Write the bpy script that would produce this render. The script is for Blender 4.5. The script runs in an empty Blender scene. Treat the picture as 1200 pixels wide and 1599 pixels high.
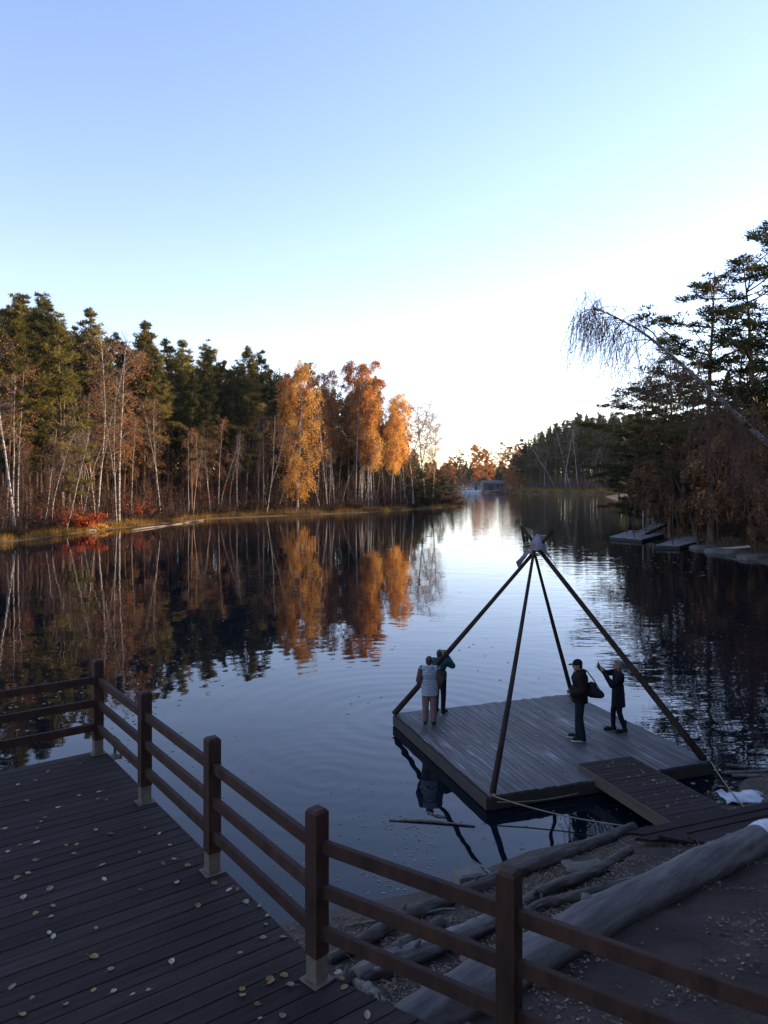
import bpy, bmesh, math, random
import numpy as np
from mathutils import Vector, Matrix, Quaternion

random.seed(7)
RNG = np.random.default_rng(7)
C = bpy.context.scene.collection
F, HX, HY, CAMZ = 1155.0, 600.0, 750.0, 5.75      # focal length in photo pixels, horizon point, eye height


def at(px, py, z):
    """pixel of the photograph + height of the plane it lies on -> world point"""
    d = F * (CAMZ - z) / (py - HY)
    return Vector(((px - HX) / F * d, d, z))


def atd(px, py, d):
    return Vector(((px - HX) / F * d, d, CAMZ - (py - HY) / F * d))


# ------------------------------------------------------------------ tagging
def tag(o, label=None, cat=None, group=None, kind=None):
    if label: o['label'] = label
    if cat: o['category'] = cat
    if group: o['group'] = group
    if kind: o['kind'] = kind
    return o


def empty(name, loc=(0, 0, 0), rz=0.0):
    o = bpy.data.objects.new(name, None)
    o.empty_display_size = 0.2
    C.objects.link(o)
    o.location = loc
    o.rotation_euler = (0, 0, rz)
    return o


def link(name, me, parent=None):
    o = bpy.data.objects.new(name, me)
    C.objects.link(o)
    if parent: o.parent = parent
    return o


def np_mesh(name, V, Fc, mats, midx=None, smooth=False, col=None):
    """V (n,3) array, Fc list/array of equal-length faces"""
    V = np.asarray(V, dtype=np.float32)
    Fc = np.asarray(Fc, dtype=np.int32)
    me = bpy.data.meshes.new(name)
    k = Fc.shape[1]
    me.vertices.add(len(V)); me.vertices.foreach_set('co', V.ravel())
    me.loops.add(Fc.size); me.loops.foreach_set('vertex_index', Fc.ravel())
    me.polygons.add(len(Fc))
    me.polygons.foreach_set('loop_start', np.arange(0, Fc.size, k, dtype=np.int32))
    if midx is not None: me.polygons.foreach_set('material_index', np.asarray(midx, dtype=np.int32))
    if smooth: me.polygons.foreach_set('use_smooth', np.ones(len(Fc), dtype=bool))
    for m in (mats if isinstance(mats, (list, tuple)) else [mats]): me.materials.append(m)
    if col is not None:
        a = me.attributes.new('tone', 'FLOAT', 'POINT')
        a.data.foreach_set('value', np.asarray(col, dtype=np.float32))
    me.update(); me.validate()
    return me


class MB:
    """collects shapes of one part; build() links them as ONE mesh object"""
    def __init__(s): s.v = []; s.f = []; s.m = []; s.sm = []; s.t = []

    def add(s, vs, fs, mi=0, smooth=False, tone=0.5):
        b = len(s.v)
        s.v += [tuple(p) for p in vs]; s.t += [tone] * len(vs)
        for q in fs: s.f.append(tuple(b + i for i in q)); s.m.append(mi); s.sm.append(smooth)

    def box(s, c, ax, ay, az, mi=0, tone=0.5):
        """centre and three half-axis vectors"""
        c, ax, ay, az = Vector(c), Vector(ax), Vector(ay), Vector(az)
        vs = [c + i * ax + j * ay + k * az for k in (-1, 1) for j in (-1, 1) for i in (-1, 1)]
        fs = [(0, 2, 3, 1), (4, 5, 7, 6), (0, 1, 5, 4), (2, 6, 7, 3), (0, 4, 6, 2), (1, 3, 7, 5)]
        if ax.cross(ay).dot(az) < 0: fs = [f[::-1] for f in fs]
        s.add(vs, fs, mi, False, tone)

    def tube(s, pts, rad, n=8, mi=0, smooth=True, caps=True, wob=0.0, tone=0.5, rnd=None):
        pts = [Vector(p) for p in pts]
        if not hasattr(rad, '__len__'): rad = [rad] * len(pts)
        rnd = rnd or random
        vs = []; up = None
        for i, p in enumerate(pts):
            d = (pts[min(i + 1, len(pts) - 1)] - pts[max(i - 1, 0)])
            d = d.normalized() if d.length > 1e-9 else Vector((0, 0, 1))
            if up is None:
                up = d.cross(Vector((0, 0, 1)) if abs(d.z) < .9 else Vector((1, 0, 0))).normalized()
            else:
                up = (up - d * up.dot(d))
                up = up.normalized() if up.length > 1e-6 else d.orthogonal().normalized()
            w = d.cross(up)
            for k in range(n):
                a = 2 * math.pi * k / n
                r = rad[i] * (1 + (rnd.uniform(-wob, wob) if wob else 0))
                vs.append(p + up * (r * math.cos(a)) + w * (r * math.sin(a)))
        fs = []
        for i in range(len(pts) - 1):
            for k in range(n):
                a, b = i * n + k, i * n + (k + 1) % n
                fs.append((a, b, b + n, a + n))
        if caps:
            fs.append(tuple(range(n - 1, -1, -1)))
            fs.append(tuple((len(pts) - 1) * n + k for k in range(n)))
        s.add(vs, fs, mi, smooth, tone)

    def ball(s, c, r, rot=None, nu=10, nv=7, mi=0, tone=0.5):
        c = Vector(c)
        if not hasattr(r, '__len__'): r = (r, r, r)
        vs = []; fs = []
        for j in range(nv + 1):
            th = math.pi * j / nv
            for i in range(nu):
                ph = 2 * math.pi * i / nu
                p = Vector((r[0] * math.sin(th) * math.cos(ph), r[1] * math.sin(th) * math.sin(ph), r[2] * math.cos(th)))
                if rot: p = rot @ p
                vs.append(c + p)
        for j in range(nv):
            for i in range(nu):
                a, b = j * nu + i, j * nu + (i + 1) % nu
                fs.append((a, a + nu, b + nu, b))
        s.add(vs, fs, mi, True, tone)

    def mesh(s, name, mats):
        me = bpy.data.meshes.new(name)
        me.from_pydata(s.v, [], s.f)
        for m in (mats if isinstance(mats, (list, tuple)) else [mats]): me.materials.append(m)
        me.polygons.foreach_set('material_index', s.m)
        me.polygons.foreach_set('use_smooth', s.sm)
        a = me.attributes.new('tone', 'FLOAT', 'POINT'); a.data.foreach_set('value', s.t)
        me.update()
        return me

    def build(s, name, mats, parent=None, bevel=0.0):
        o = link(name, s.mesh(name, mats), parent)
        if bevel:
            b = o.modifiers.new('edge', 'BEVEL'); b.width = bevel; b.segments = 2; b.limit_method = 'ANGLE'
        return o


# ------------------------------------------------------------------ materials
def new_mat(name):
    m = bpy.data.materials.new(name); m.use_nodes = True
    nt = m.node_tree; nt.nodes.clear()
    return m, nt, nt.nodes, nt.links


def ramp(N, stops):
    r = N.new('ShaderNodeValToRGB')
    e = r.color_ramp.elements
    while len(e) < len(stops): e.new(0.5)
    for i, (p, c) in enumerate(stops):
        e[i].position = p; e[i].color = (*c, 1)
    return r


def pmat(name, cols, scale=4.0, stretch=(1, 1, 1), rough=0.8, bump=0.0, bdist=0.01, detail=6, tone=0.0, rand=0.0, metallic=0.0,
         spec=0.5, coord='Object', lo=0.3, hi=0.7, rot=None):
    """noise-driven colour, roughness and bump; tone = per-piece lightness read from the mesh, rand = per-object lightness"""
    m, nt, N, L = new_mat(name)
    out = N.new('ShaderNodeOutputMaterial'); b = N.new('ShaderNodeBsdfPrincipled')
    tc = N.new('ShaderNodeTexCoord'); mp = N.new('ShaderNodeMapping'); mp.inputs['Scale'].default_value = stretch
    no = N.new('ShaderNodeTexNoise'); no.inputs['Scale'].default_value = scale; no.inputs['Detail'].default_value = detail
    no.inputs['Roughness'].default_value = 0.65
    src_ = tc.outputs[coord]
    if rot is not None:                                    # turn the grain to run along the timber
        m0 = N.new('ShaderNodeMapping'); m0.inputs['Rotation'].default_value = (0, 0, -math.radians(rot)); L.new(src_, m0.inputs['Vector']); src_ = m0.outputs[0]
    L.new(src_, mp.inputs['Vector']); L.new(mp.outputs[0], no.inputs['Vector'])
    n = len(cols)
    r = ramp(N, [(lo + (hi - lo) * i / max(1, n - 1), c) for i, c in enumerate(cols)])
    L.new(no.outputs['Fac'], r.inputs['Fac'])
    col = r.outputs['Color']
    for amount, kind in ((tone, 'tone'), (rand, 'rand')):
        if not amount: continue
        if kind == 'tone':
            a = N.new('ShaderNodeAttribute'); a.attribute_name = 'tone'; src = a.outputs['Fac']
        else:
            a = N.new('ShaderNodeObjectInfo'); src = a.outputs['Random']
        mr = N.new('ShaderNodeMapRange'); mr.inputs['To Min'].default_value = 1 - amount; mr.inputs['To Max'].default_value = 1 + amount
        L.new(src, mr.inputs['Value'])
        hs = N.new('ShaderNodeHueSaturation'); L.new(mr.outputs[0], hs.inputs['Value']); L.new(col, hs.inputs['Color'])
        col = hs.outputs['Color']
    L.new(col, b.inputs['Base Color'])
    rr = N.new('ShaderNodeMapRange'); rr.inputs['To Min'].default_value = max(0, rough - .12); rr.inputs['To Max'].default_value = min(1, rough + .12)
    L.new(no.outputs['Fac'], rr.inputs['Value']); L.new(rr.outputs[0], b.inputs['Roughness'])
    b.inputs['Metallic'].default_value = metallic
    b.inputs['Specular IOR Level'].default_value = spec
    if bump:
        bp = N.new('ShaderNodeBump'); bp.inputs['Strength'].default_value = bump; bp.inputs['Distance'].default_value = bdist
        L.new(no.outputs['Fac'], bp.inputs['Height']); L.new(bp.outputs[0], b.inputs['Normal'])
    L.new(b.outputs[0], out.inputs['Surface'])
    return m


def leafmat(name, cols, scale=0.6, transl=0.45, rand=0.25, tone=0.3):
    m, nt, N, L = new_mat(name)
    out = N.new('ShaderNodeOutputMaterial')
    tc = N.new('ShaderNodeTexCoord'); no = N.new('ShaderNodeTexNoise'); no.inputs['Scale'].default_value = scale; no.inputs['Detail'].default_value = 4
    L.new(tc.outputs['Object'], no.inputs['Vector'])
    n = len(cols)
    r = ramp(N, [(.32 + .36 * i / max(1, n - 1), c) for i, c in enumerate(cols)]); L.new(no.outputs['Fac'], r.inputs['Fac'])
    oi = N.new('ShaderNodeObjectInfo'); at_ = N.new('ShaderNodeAttribute'); at_.attribute_name = 'tone'
    m1 = N.new('ShaderNodeMapRange'); m1.inputs['To Min'].default_value = 1 - rand; m1.inputs['To Max'].default_value = 1 + rand; L.new(oi.outputs['Random'], m1.inputs['Value'])
    m2 = N.new('ShaderNodeMapRange'); m2.inputs['To Min'].default_value = 1 - tone; m2.inputs['To Max'].default_value = 1 + tone; L.new(at_.outputs['Fac'], m2.inputs['Value'])
    mu = N.new('ShaderNodeMath'); mu.operation = 'MULTIPLY'; L.new(m1.outputs[0], mu.inputs[0]); L.new(m2.outputs[0], mu.inputs[1])
    hs = N.new('ShaderNodeHueSaturation'); L.new(r.outputs['Color'], hs.inputs['Color']); L.new(mu.outputs[0], hs.inputs['Value'])
    d = N.new('ShaderNodeBsdfDiffuse'); t = N.new('ShaderNodeBsdfTranslucent'); mx = N.new('ShaderNodeMixShader'); mx.inputs[0].default_value = transl
    L.new(hs.outputs[0], d.inputs['Color']); L.new(hs.outputs[0], t.inputs['Color'])
    L.new(d.outputs[0], mx.inputs[1]); L.new(t.outputs[0], mx.inputs[2]); L.new(mx.outputs[0], out.inputs['Surface'])
    return m


def birch_mat(name):
    """white birch bark with dark horizontal marks and a dark rough foot"""
    m, nt, N, L = new_mat(name)
    out = N.new('ShaderNodeOutputMaterial'); b = N.new('ShaderNodeBsdfPrincipled'); b.inputs['Roughness'].default_value = .75
    tc = N.new('ShaderNodeTexCoord'); mp = N.new('ShaderNodeMapping'); mp.inputs['Scale'].default_value = (1.2, 1.2, 4.0)
    n1 = N.new('ShaderNodeTexNoise'); n1.inputs['Scale'].default_value = 1.6; n1.inputs['Detail'].default_value = 5
    L.new(tc.outputs['Object'], mp.inputs['Vector']); L.new(mp.outputs[0], n1.inputs['Vector'])
    r = ramp(N, [(.36, (.03, .025, .022)), (.44, (.27, .25, .23)), (.62, (.45, .42, .39))]); L.new(n1.outputs['Fac'], r.inputs['Fac'])
    L.new(r.outputs['Color'], b.inputs['Base Color']); L.new(b.outputs[0], out.inputs['Surface'])
    return m


M = {}
M['pine_bark'] = pmat('pine_bark', [(.035, .022, .016), (.10, .055, .032), (.16, .085, .045)], 3, (1, 1, .4), .9, .6, .03)
M['birch_bark'] = birch_mat('birch_bark')
M['twig'] = pmat('twig', [(.07, .04, .03), (.13, .07, .045)], 2, rough=.9)
M['pale_twig'] = pmat('pale_twig', [(.11, .078, .06), (.20, .15, .12)], 2, rough=.9)
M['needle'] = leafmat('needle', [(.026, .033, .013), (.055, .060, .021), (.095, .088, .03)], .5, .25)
M['needle_sunlit'] = leafmat('needle_sunlit', [(.075, .078, .022), (.14, .122, .034), (.20, .162, .048)], .5, .4)  # pine needles with the evening sunlight painted into a brighter golden colour
M['birch_gold'] = leafmat('birch_gold', [(.52, .25, .06), (.70, .39, .11), (.82, .52, .19)], .5, .55)
M['birch_rust'] = leafmat('birch_rust', [(.27, .115, .04), (.40, .18, .06), (.50, .25, .085)], .5, .5)
M['birch_brown'] = leafmat('birch_brown', [(.10, .055, .03), (.19, .105, .055), (.28, .165, .085)], .5, .4, tone=.6)
M['red_leaf'] = leafmat('red_leaf', [(.30, .05, .02), (.45, .09, .035), (.5, .16, .06)], .8, .4)
M['scrub_leaf'] = leafmat('scrub_leaf', [(.035, .024, .016), (.07, .043, .026), (.10, .064, .033)], .8, .3)
M['grass'] = leafmat('grass', [(.12, .075, .025), (.22, .14, .04), (.32, .20, .055)], .25, .35)
M['thicket'] = pmat('thicket', [(.028, .016, .014), (.06, .03, .024), (.10, .05, .036)], .6, rough=.95, coord='Object')

M['deck'] = pmat('deck', [(.017, .0105, .0095), (.032, .021, .019), (.049, .034, .031)], 3.2, (.5, 9, 1), .8, .5, .004, tone=.25, spec=.2, rot=36.7, detail=8)
M['rail'] = pmat('rail', [(.020, .0105, .0085), (.038, .0185, .0145), (.058, .029, .022)], 9, (1, 1, .35), .7, .5, .004, tone=.15, spec=.2)
M['post_base'] = pmat('post_base', [(.075, .060, .048), (.135, .112, .09)], 14, rough=.65, bump=.3, bdist=.003)
M['galv'] = pmat('galv', [(.10, .095, .09), (.17, .16, .15)], 20, rough=.5, metallic=.6)
M['pole'] = pmat('pole', [(.016, .011, .009), (.032, .022, .017), (.05, .035, .027)], 6, (1, 1, .15), .85, .7, .015, spec=.2)
M['beam'] = pmat('beam', [(.022, .017, .014), (.045, .035, .028)], 4, (1, 1, .4), .85, .5, .01, tone=.2)
M['gang_side'] = pmat('gang_side', [(.05, .036, .026), (.095, .068, .048)], 3, (.4, .4, 3), .85, .5, .008)
M['driftwood'] = pmat('driftwood', [(.05, .04, .034), (.16, .135, .118), (.30, .265, .24)], 3, (.35, 6, 6), .85, 1, .025, rot=32, detail=9)
M['log_dark'] = pmat('log_dark', [(.028, .021, .017), (.088, .070, .058), (.19, .16, .135)], 2.6, (.45, 5, 5), .9, 1, .03, rot=32, detail=9)
M['big_log'] = pmat('big_log', [(.06, .049, .043), (.135, .116, .106), (.24, .21, .195)], 1.5, (.5, 4.5, 4.5), .88, 1, .03, rot=41, detail=10)
M['plastic'] = pmat('plastic', [(.45, .46, .48), (.62, .63, .65)], 5, rough=.45, bump=.5, bdist=.02)
M['concrete'] = pmat('concrete', [(.12, .11, .10), (.2, .185, .17)], 10, rough=.9, bump=.5, bdist=.006)
M['rope'] = pmat('rope', [(.20, .16, .11), (.30, .25, .18)], 30, rough=.95, bump=.5, bdist=.004)
M['cloth'] = pmat('cloth', [(.13, .125, .16), (.24, .23, .28)], 6, rough=.9, bump=.4, bdist=.02)
M['black'] = pmat('black', [(.010, .010, .011), (.022, .022, .024)], 10, rough=.5, spec=.12)
M['skin'] = pmat('skin', [(.22, .12, .085), (.30, .175, .125)], 8, rough=.6)
M['hair_brown'] = pmat('hair_brown', [(.022, .014, .010), (.05, .03, .02)], 12, (1, 1, .3), .6, .6, .01)
M['hair_blond'] = pmat('hair_blond', [(.10, .065, .045), (.19, .13, .085)], 12, (1, 1, .3), .6, .6, .01)
M['hair_black'] = pmat('hair_black', [(.010, .008, .008), (.022, .017, .015)], 12, (1, 1, .3), .55, .6, .01)
M['jacket_dark'] = pmat('jacket_dark', [(.008, .006, .006), (.016, .013, .011)], 9, rough=.85, bump=.8, bdist=.02, spec=.12)
M['coat_black'] = pmat('coat_black', [(.008, .008, .011), (.016, .016, .021)], 9, rough=.9, bump=.6, bdist=.015, spec=.12)
M['jeans'] = pmat('jeans', [(.008, .010, .018), (.015, .019, .033)], 9, rough=.9, bump=.7, bdist=.015, spec=.12)
M['leggings'] = pmat('leggings', [(.007, .007, .009), (.014, .014, .017)], 9, rough=.8, spec=.12)
M['pink_trousers'] = pmat('pink_trousers', [(.13, .075, .075), (.20, .12, .115)], 9, rough=.9, bump=.8, bdist=.02, spec=.12)
M['teal'] = pmat('teal', [(.012, .045, .052), (.02, .072, .08)], 9, rough=.8, bump=.8, bdist=.02, spec=.12)
M['sleeve_brown'] = pmat('sleeve_brown', [(.06, .038, .036), (.095, .062, .056)], 9, rough=.9, bump=.6, bdist=.015, spec=.12)
M['shoe_dark'] = pmat('shoe_dark', [(.010, .009, .009), (.02, .018, .018)], 14, rough=.6, spec=.12)
M['shoe_sole'] = pmat('shoe_sole', [(.35, .34, .33), (.5, .49, .47)], 14, rough=.7)
M['headband'] = pmat('headband', [(.25, .18, .15), (.34, .26, .22)], 20, rough=.6)
M['boat_white'] = pmat('boat_white', [(.55, .56, .58), (.7, .7, .72)], 1, rough=.4)
M['boathouse'] = pmat('boathouse', [(.045, .05, .06), (.08, .085, .10)], 1.5, (1, 1, 4), .8)
M['tin_roof'] = pmat('tin_roof', [(.07, .06, .055), (.12, .10, .09)], 1, rough=.6)
M['dock_grey'] = pmat('dock_grey', [(.13, .12, .12), (.22, .205, .20), (.30, .285, .28)], 1.3, (1, 1, 1), .85, .4, .01, tone=.2)
M['pale_wood'] = pmat('pale_wood', [(.32, .29, .26), (.46, .43, .39)], 3, rough=.85)
M['stone'] = pmat('stone', [(.07, .062, .055), (.14, .125, .11)], 2, rough=.9, bump=.6, bdist=.03)


def vest_mat():
    m = pmat('vest_blue', [(.42, .47, .55), (.56, .61, .69)], 10, rough=.65)
    nt = m.node_tree; N, L = nt.nodes, nt.links
    b = next(n for n in N if n.type == 'BSDF_PRINCIPLED')
    tc = N.new('ShaderNodeTexCoord'); w = N.new('ShaderNodeTexWave'); w.wave_type = 'BANDS'; w.bands_direction = 'Z'
    w.inputs['Scale'].default_value = 8.5; w.inputs['Distortion'].default_value = 1.4; w.inputs['Detail'].default_value = 2
    L.new(tc.outputs['Object'], w.inputs['Vector'])
    bp = N.new('ShaderNodeBump'); bp.inputs['Strength'].default_value = 1; bp.inputs['Distance'].default_value = .03
    L.new(w.outputs['Fac'], bp.inputs['Height']); L.new(bp.outputs[0], b.inputs['Normal'])
    # the stitched seams are coloured darker
    src = b.inputs['Base Color'].links[0].from_socket
    r = ramp(N, [(.0, (.45, .45, .5)), (.22, (1, 1, 1))]); L.new(w.outputs['Fac'], r.inputs['Fac'])
    mx = N.new('ShaderNodeMixRGB'); mx.blend_type = 'MULTIPLY'; mx.inputs[0].default_value = 1
    L.new(src, mx.inputs[1]); L.new(r.outputs[0], mx.inputs[2]); L.new(mx.outputs[0], b.inputs['Base Color'])
    return m


M['vest_blue'] = vest_mat()


def raft_mat():
    """dark stained boards worn to pale grey streaks along the grain (boards run along local Y)"""
    m, nt, N, L = new_mat('raft_boards')
    out = N.new('ShaderNodeOutputMaterial'); b = N.new('ShaderNodeBsdfPrincipled'); b.inputs['Roughness'].default_value = .62
    tc = N.new('ShaderNodeTexCoord'); at_ = N.new('ShaderNodeAttribute'); at_.attribute_name = 'tone'
    ad = N.new('ShaderNodeVectorMath'); ad.operation = 'ADD'
    cx = N.new('ShaderNodeCombineXYZ'); mu = N.new('ShaderNodeMath'); mu.operation = 'MULTIPLY'; mu.inputs[1].default_value = 37
    L.new(at_.outputs['Fac'], mu.inputs[0]); L.new(mu.outputs[0], cx.inputs[1]); L.new(tc.outputs['Object'], ad.inputs[0]); L.new(cx.outputs[0], ad.inputs[1])
    mp = N.new('ShaderNodeMapping'); mp.inputs['Scale'].default_value = (13, .6, 1); L.new(ad.outputs[0], mp.inputs['Vector'])
    n1 = N.new('ShaderNodeTexNoise'); n1.inputs['Scale'].default_value = 1.6; n1.inputs['Detail'].default_value = 8; n1.inputs['Roughness'].default_value = .72
    L.new(mp.outputs[0], n1.inputs['Vector'])
    n2 = N.new('ShaderNodeTexNoise'); n2.inputs['Scale'].default_value = .55; n2.inputs['Detail'].default_value = 3; L.new(tc.outputs['Object'], n2.inputs['Vector'])
    s = N.new('ShaderNodeMath'); s.operation = 'MULTIPLY_ADD'; s.inputs[1].default_value = .45; L.new(n2.outputs['Fac'], s.inputs[0]); L.new(n1.outputs['Fac'], s.inputs[2])
    r = ramp(N, [(.54, (.034, .029, .030)), (.70, (.062, .055, .057)), (.80, (.12, .11, .112)), (.90, (.30, .28, .275))]); L.new(s.outputs[0], r.inputs['Fac'])
    mr = N.new('ShaderNodeMapRange'); mr.inputs['To Min'].default_value = .72; mr.inputs['To Max'].default_value = 1.28; L.new(at_.outputs['Fac'], mr.inputs['Value'])
    hs = N.new('ShaderNodeHueSaturation'); L.new(mr.outputs[0], hs.inputs['Value']); L.new(r.outputs[0], hs.inputs['Color']); L.new(hs.outputs[0], b.inputs['Base Color'])
    bp = N.new('ShaderNodeBump'); bp.inputs['Strength'].default_value = .5; bp.inputs['Distance'].default_value = .006
    L.new(n1.outputs['Fac'], bp.inputs['Height']); L.new(bp.outputs[0], b.inputs['Normal'])
    L.new(b.outputs[0], out.inputs['Surface'])
    return m


M['raft'] = raft_mat()
# ================================================================== SETTING
def w2(px, py): v = at(px, py, 0); return (v.x, v.y)


LAKE = [(-45, 12), (-30, 2), (-14, 4.2), (-6, 6.6), w2(450, 1440), w2(540, 1415), w2(640, 1396), w2(720, 1372), w2(830, 1328), w2(985, 1296),
        (5.3, 12.7), (6.3, 13.3), (6.9, 14.2), (8.2, 15.0), (10.5, 17.5), (14.5, 22.5), (20, 33), (25.0, 44), w2(1195, 882), w2(1120, 861), w2(1035, 838), w2(1012, 812), w2(985, 795),
        w2(968, 783), (78, 262), w2(950, 773), w2(900, 772.5), w2(825, 771.5), w2(790, 769.5), w2(740, 768), w2(700, 768), (14, 330), (-8, 262), (-4, 205), (8, 182), w2(720, 791),
        w2(680, 793.5), w2(600, 799), w2(500, 803.5), w2(420, 806.5), w2(330, 810.5), w2(250, 818.5), w2(170, 827), w2(80, 839), w2(0, 849), (-46, 58), (-54, 36)]
LP = np.array(LAKE, dtype=float)


def sdist(X, Y):
    """signed distance to the lake shore, positive on land"""
    X = np.asarray(X, float).ravel(); Y = np.asarray(Y, float).ravel()
    best = np.full(X.shape, 1e9); inside = np.zeros(X.shape, bool)
    n = len(LP)
    for i in range(n):
        x1, y1 = LP[i]; x2, y2 = LP[(i + 1) % n]
        dx, dy = x2 - x1, y2 - y1
        t = np.clip(((X - x1) * dx + (Y - y1) * dy) / (dx * dx + dy * dy), 0, 1)
        best = np.minimum(best, np.hypot(X - x1 - t * dx, Y - y1 - t * dy))
        c = ((y1 > Y) != (y2 > Y)) & (X < dx * (Y - y1) / (dy if dy else 1e-9) + x1)
        inside ^= c
    return np.where(inside, -best, best)


def vnoise(X, Y, s, seed):
    r = np.random.default_rng(seed); t = r.random((64, 64))
    x, y = X / s, Y / s; xi, yi = np.floor(x).astype(int), np.floor(y).astype(int); fx, fy = x - xi, y - yi
    fx = fx * fx * (3 - 2 * fx); fy = fy * fy * (3 - 2 * fy)
    g = lambda a, b: t[a % 64, b % 64]
    return (g(xi, yi) * (1 - fx) + g(xi + 1, yi) * fx) * (1 - fy) + (g(xi, yi + 1) * (1 - fx) + g(xi + 1, yi + 1) * fx) * fy - .5


def gheight(X, Y):
    X = np.asarray(X, float).ravel(); Y = np.asarray(Y, float).ravel()
    s = sdist(X, Y)
    near = np.clip((24 - np.hypot(X - 2, Y - 8)) / 8, 0, 1)                # the bank in front of the viewer
    h_near = np.where(s > 0, np.minimum(.235 * s, 1.75 + .03 * s), .22 * s)
    h_far = np.where(s > 0, np.where(s < 1.5, .13 * s, .195 + .3 * (s - 1.5)), .2 * s)
    h_far = np.where(s > 3.5, .795 + .07 * (s - 3.5), h_far)
    h_far = np.minimum(h_far, 9 + .01 * s)
    h = near * h_near + (1 - near) * h_far
    h = h + np.clip(s, 0, 1.5) * (.10 * vnoise(X, Y, .9, 1) + .05 * vnoise(X, Y, .3, 2)) * near + np.clip(s - 2, 0, 20) / 20 * vnoise(X, Y, 14, 3) * 1.2 * (1 - near)
    return np.clip(h, -3, 40)


def gz(x, y): return float(gheight([x], [y])[0])


def axis(segs):
    out = []
    for a, b, st in segs: out += list(np.arange(a, b, st))
    return np.array(out + [segs[-1][1]], float)


gx = axis([(-2600, -400, 220), (-400, -120, 20), (-120, -50, 5), (-50, -8, 1.6), (-8, -2.4, .5), (-2.4, 9.5, .13), (9.5, 32, .9), (32, 130, 4), (130, 400, 20), (400, 2600, 220)])
gy = axis([(-400, -40, 40), (-40, -4, 3), (-4, 3, .5), (3, 15.6, .13), (15.6, 60, .9), (60, 210, 2.4), (210, 420, 5), (420, 700, 30), (700, 3400, 220)])
GX, GY = np.meshgrid(gx, gy)
Hh = gheight(GX, GY)
nx, ny = len(gx), len(gy)
idx = np.arange(nx * ny).reshape(ny, nx)
quads = np.stack([idx[:-1, :-1], idx[:-1, 1:], idx[1:, 1:], idx[1:, :-1]], -1).reshape(-1, 4)


def ground_mat():
    m, nt, N, L = new_mat('soil')
    out = N.new('ShaderNodeOutputMaterial'); b = N.new('ShaderNodeBsdfPrincipled'); b.inputs['Roughness'].default_value = .95
    b.inputs['Specular IOR Level'].default_value = .25
    tc = N.new('ShaderNodeTexCoord')
    n1 = N.new('ShaderNodeTexNoise'); n1.inputs['Scale'].default_value = 1.1; n1.inputs['Detail'].default_value = 10; n1.inputs['Roughness'].default_value = .7
    n2 = N.new('ShaderNodeTexNoise'); n2.inputs['Scale'].default_value = 17; n2.inputs['Detail'].default_value = 6
    n3 = N.new('ShaderNodeTexNoise'); n3.inputs['Scale'].default_value = .12; n3.inputs['Detail'].default_value = 4
    for n in (n1, n2, n3): L.new(tc.outputs['Object'], n.inputs['Vector'])
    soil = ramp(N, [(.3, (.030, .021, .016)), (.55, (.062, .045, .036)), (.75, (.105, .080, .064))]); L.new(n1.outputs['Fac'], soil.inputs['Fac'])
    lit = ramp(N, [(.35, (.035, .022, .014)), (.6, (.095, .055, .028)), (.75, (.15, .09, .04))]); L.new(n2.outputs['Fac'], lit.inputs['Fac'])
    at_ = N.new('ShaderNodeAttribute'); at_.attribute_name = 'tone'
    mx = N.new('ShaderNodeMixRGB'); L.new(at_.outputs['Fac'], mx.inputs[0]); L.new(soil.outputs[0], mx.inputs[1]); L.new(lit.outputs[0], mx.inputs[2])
    # a strip of bare sand along the waterline
    sx = N.new('ShaderNodeSeparateXYZ'); L.new(tc.outputs['Object'], sx.inputs[0])
    sr = ramp(N, [(.30, (1, 1, 1)), (.52, (0, 0, 0))]); mz = N.new('ShaderNodeMath'); mz.operation = 'MULTIPLY_ADD'; mz.inputs[1].default_value = 1.0
    L.new(sx.outputs[2], mz.inputs[0]); n4 = N.new('ShaderNodeMath'); n4.operation = 'MULTIPLY'; n4.inputs[1].default_value = .35; L.new(n1.outputs['Fac'], n4.inputs[0]); L.new(n4.outputs[0], mz.inputs[2])
    L.new(mz.outputs[0], sr.inputs['Fac'])
    m2 = N.new('ShaderNodeMixRGB'); m2.inputs[2].default_value = (.095, .072, .056, 1); L.new(sr.outputs[0], m2.inputs[0]); L.new(mx.outputs[0], m2.inputs[1])
    L.new(m2.outputs[0], b.inputs['Base Color'])
    bp = N.new('ShaderNodeBump'); bp.inputs['Strength'].default_value = .8; bp.inputs['Distance'].default_value = .03
    ad = N.new('ShaderNodeMath'); L.new(n1.outputs['Fac'], ad.inputs[0]); L.new(n2.outputs['Fac'], ad.inputs[1]); L.new(ad.outputs[0], bp.inputs['Height'])
    L.new(bp.outputs[0], b.inputs['Normal']); L.new(b.outputs[0], out.inputs['Surface'])
    return m


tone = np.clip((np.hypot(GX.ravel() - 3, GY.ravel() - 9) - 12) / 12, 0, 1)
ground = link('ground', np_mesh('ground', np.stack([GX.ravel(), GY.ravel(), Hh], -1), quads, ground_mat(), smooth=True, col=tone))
tag(ground, 'dark soil banks round the lake with a sandy waterline', 'ground', kind='structure')


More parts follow.
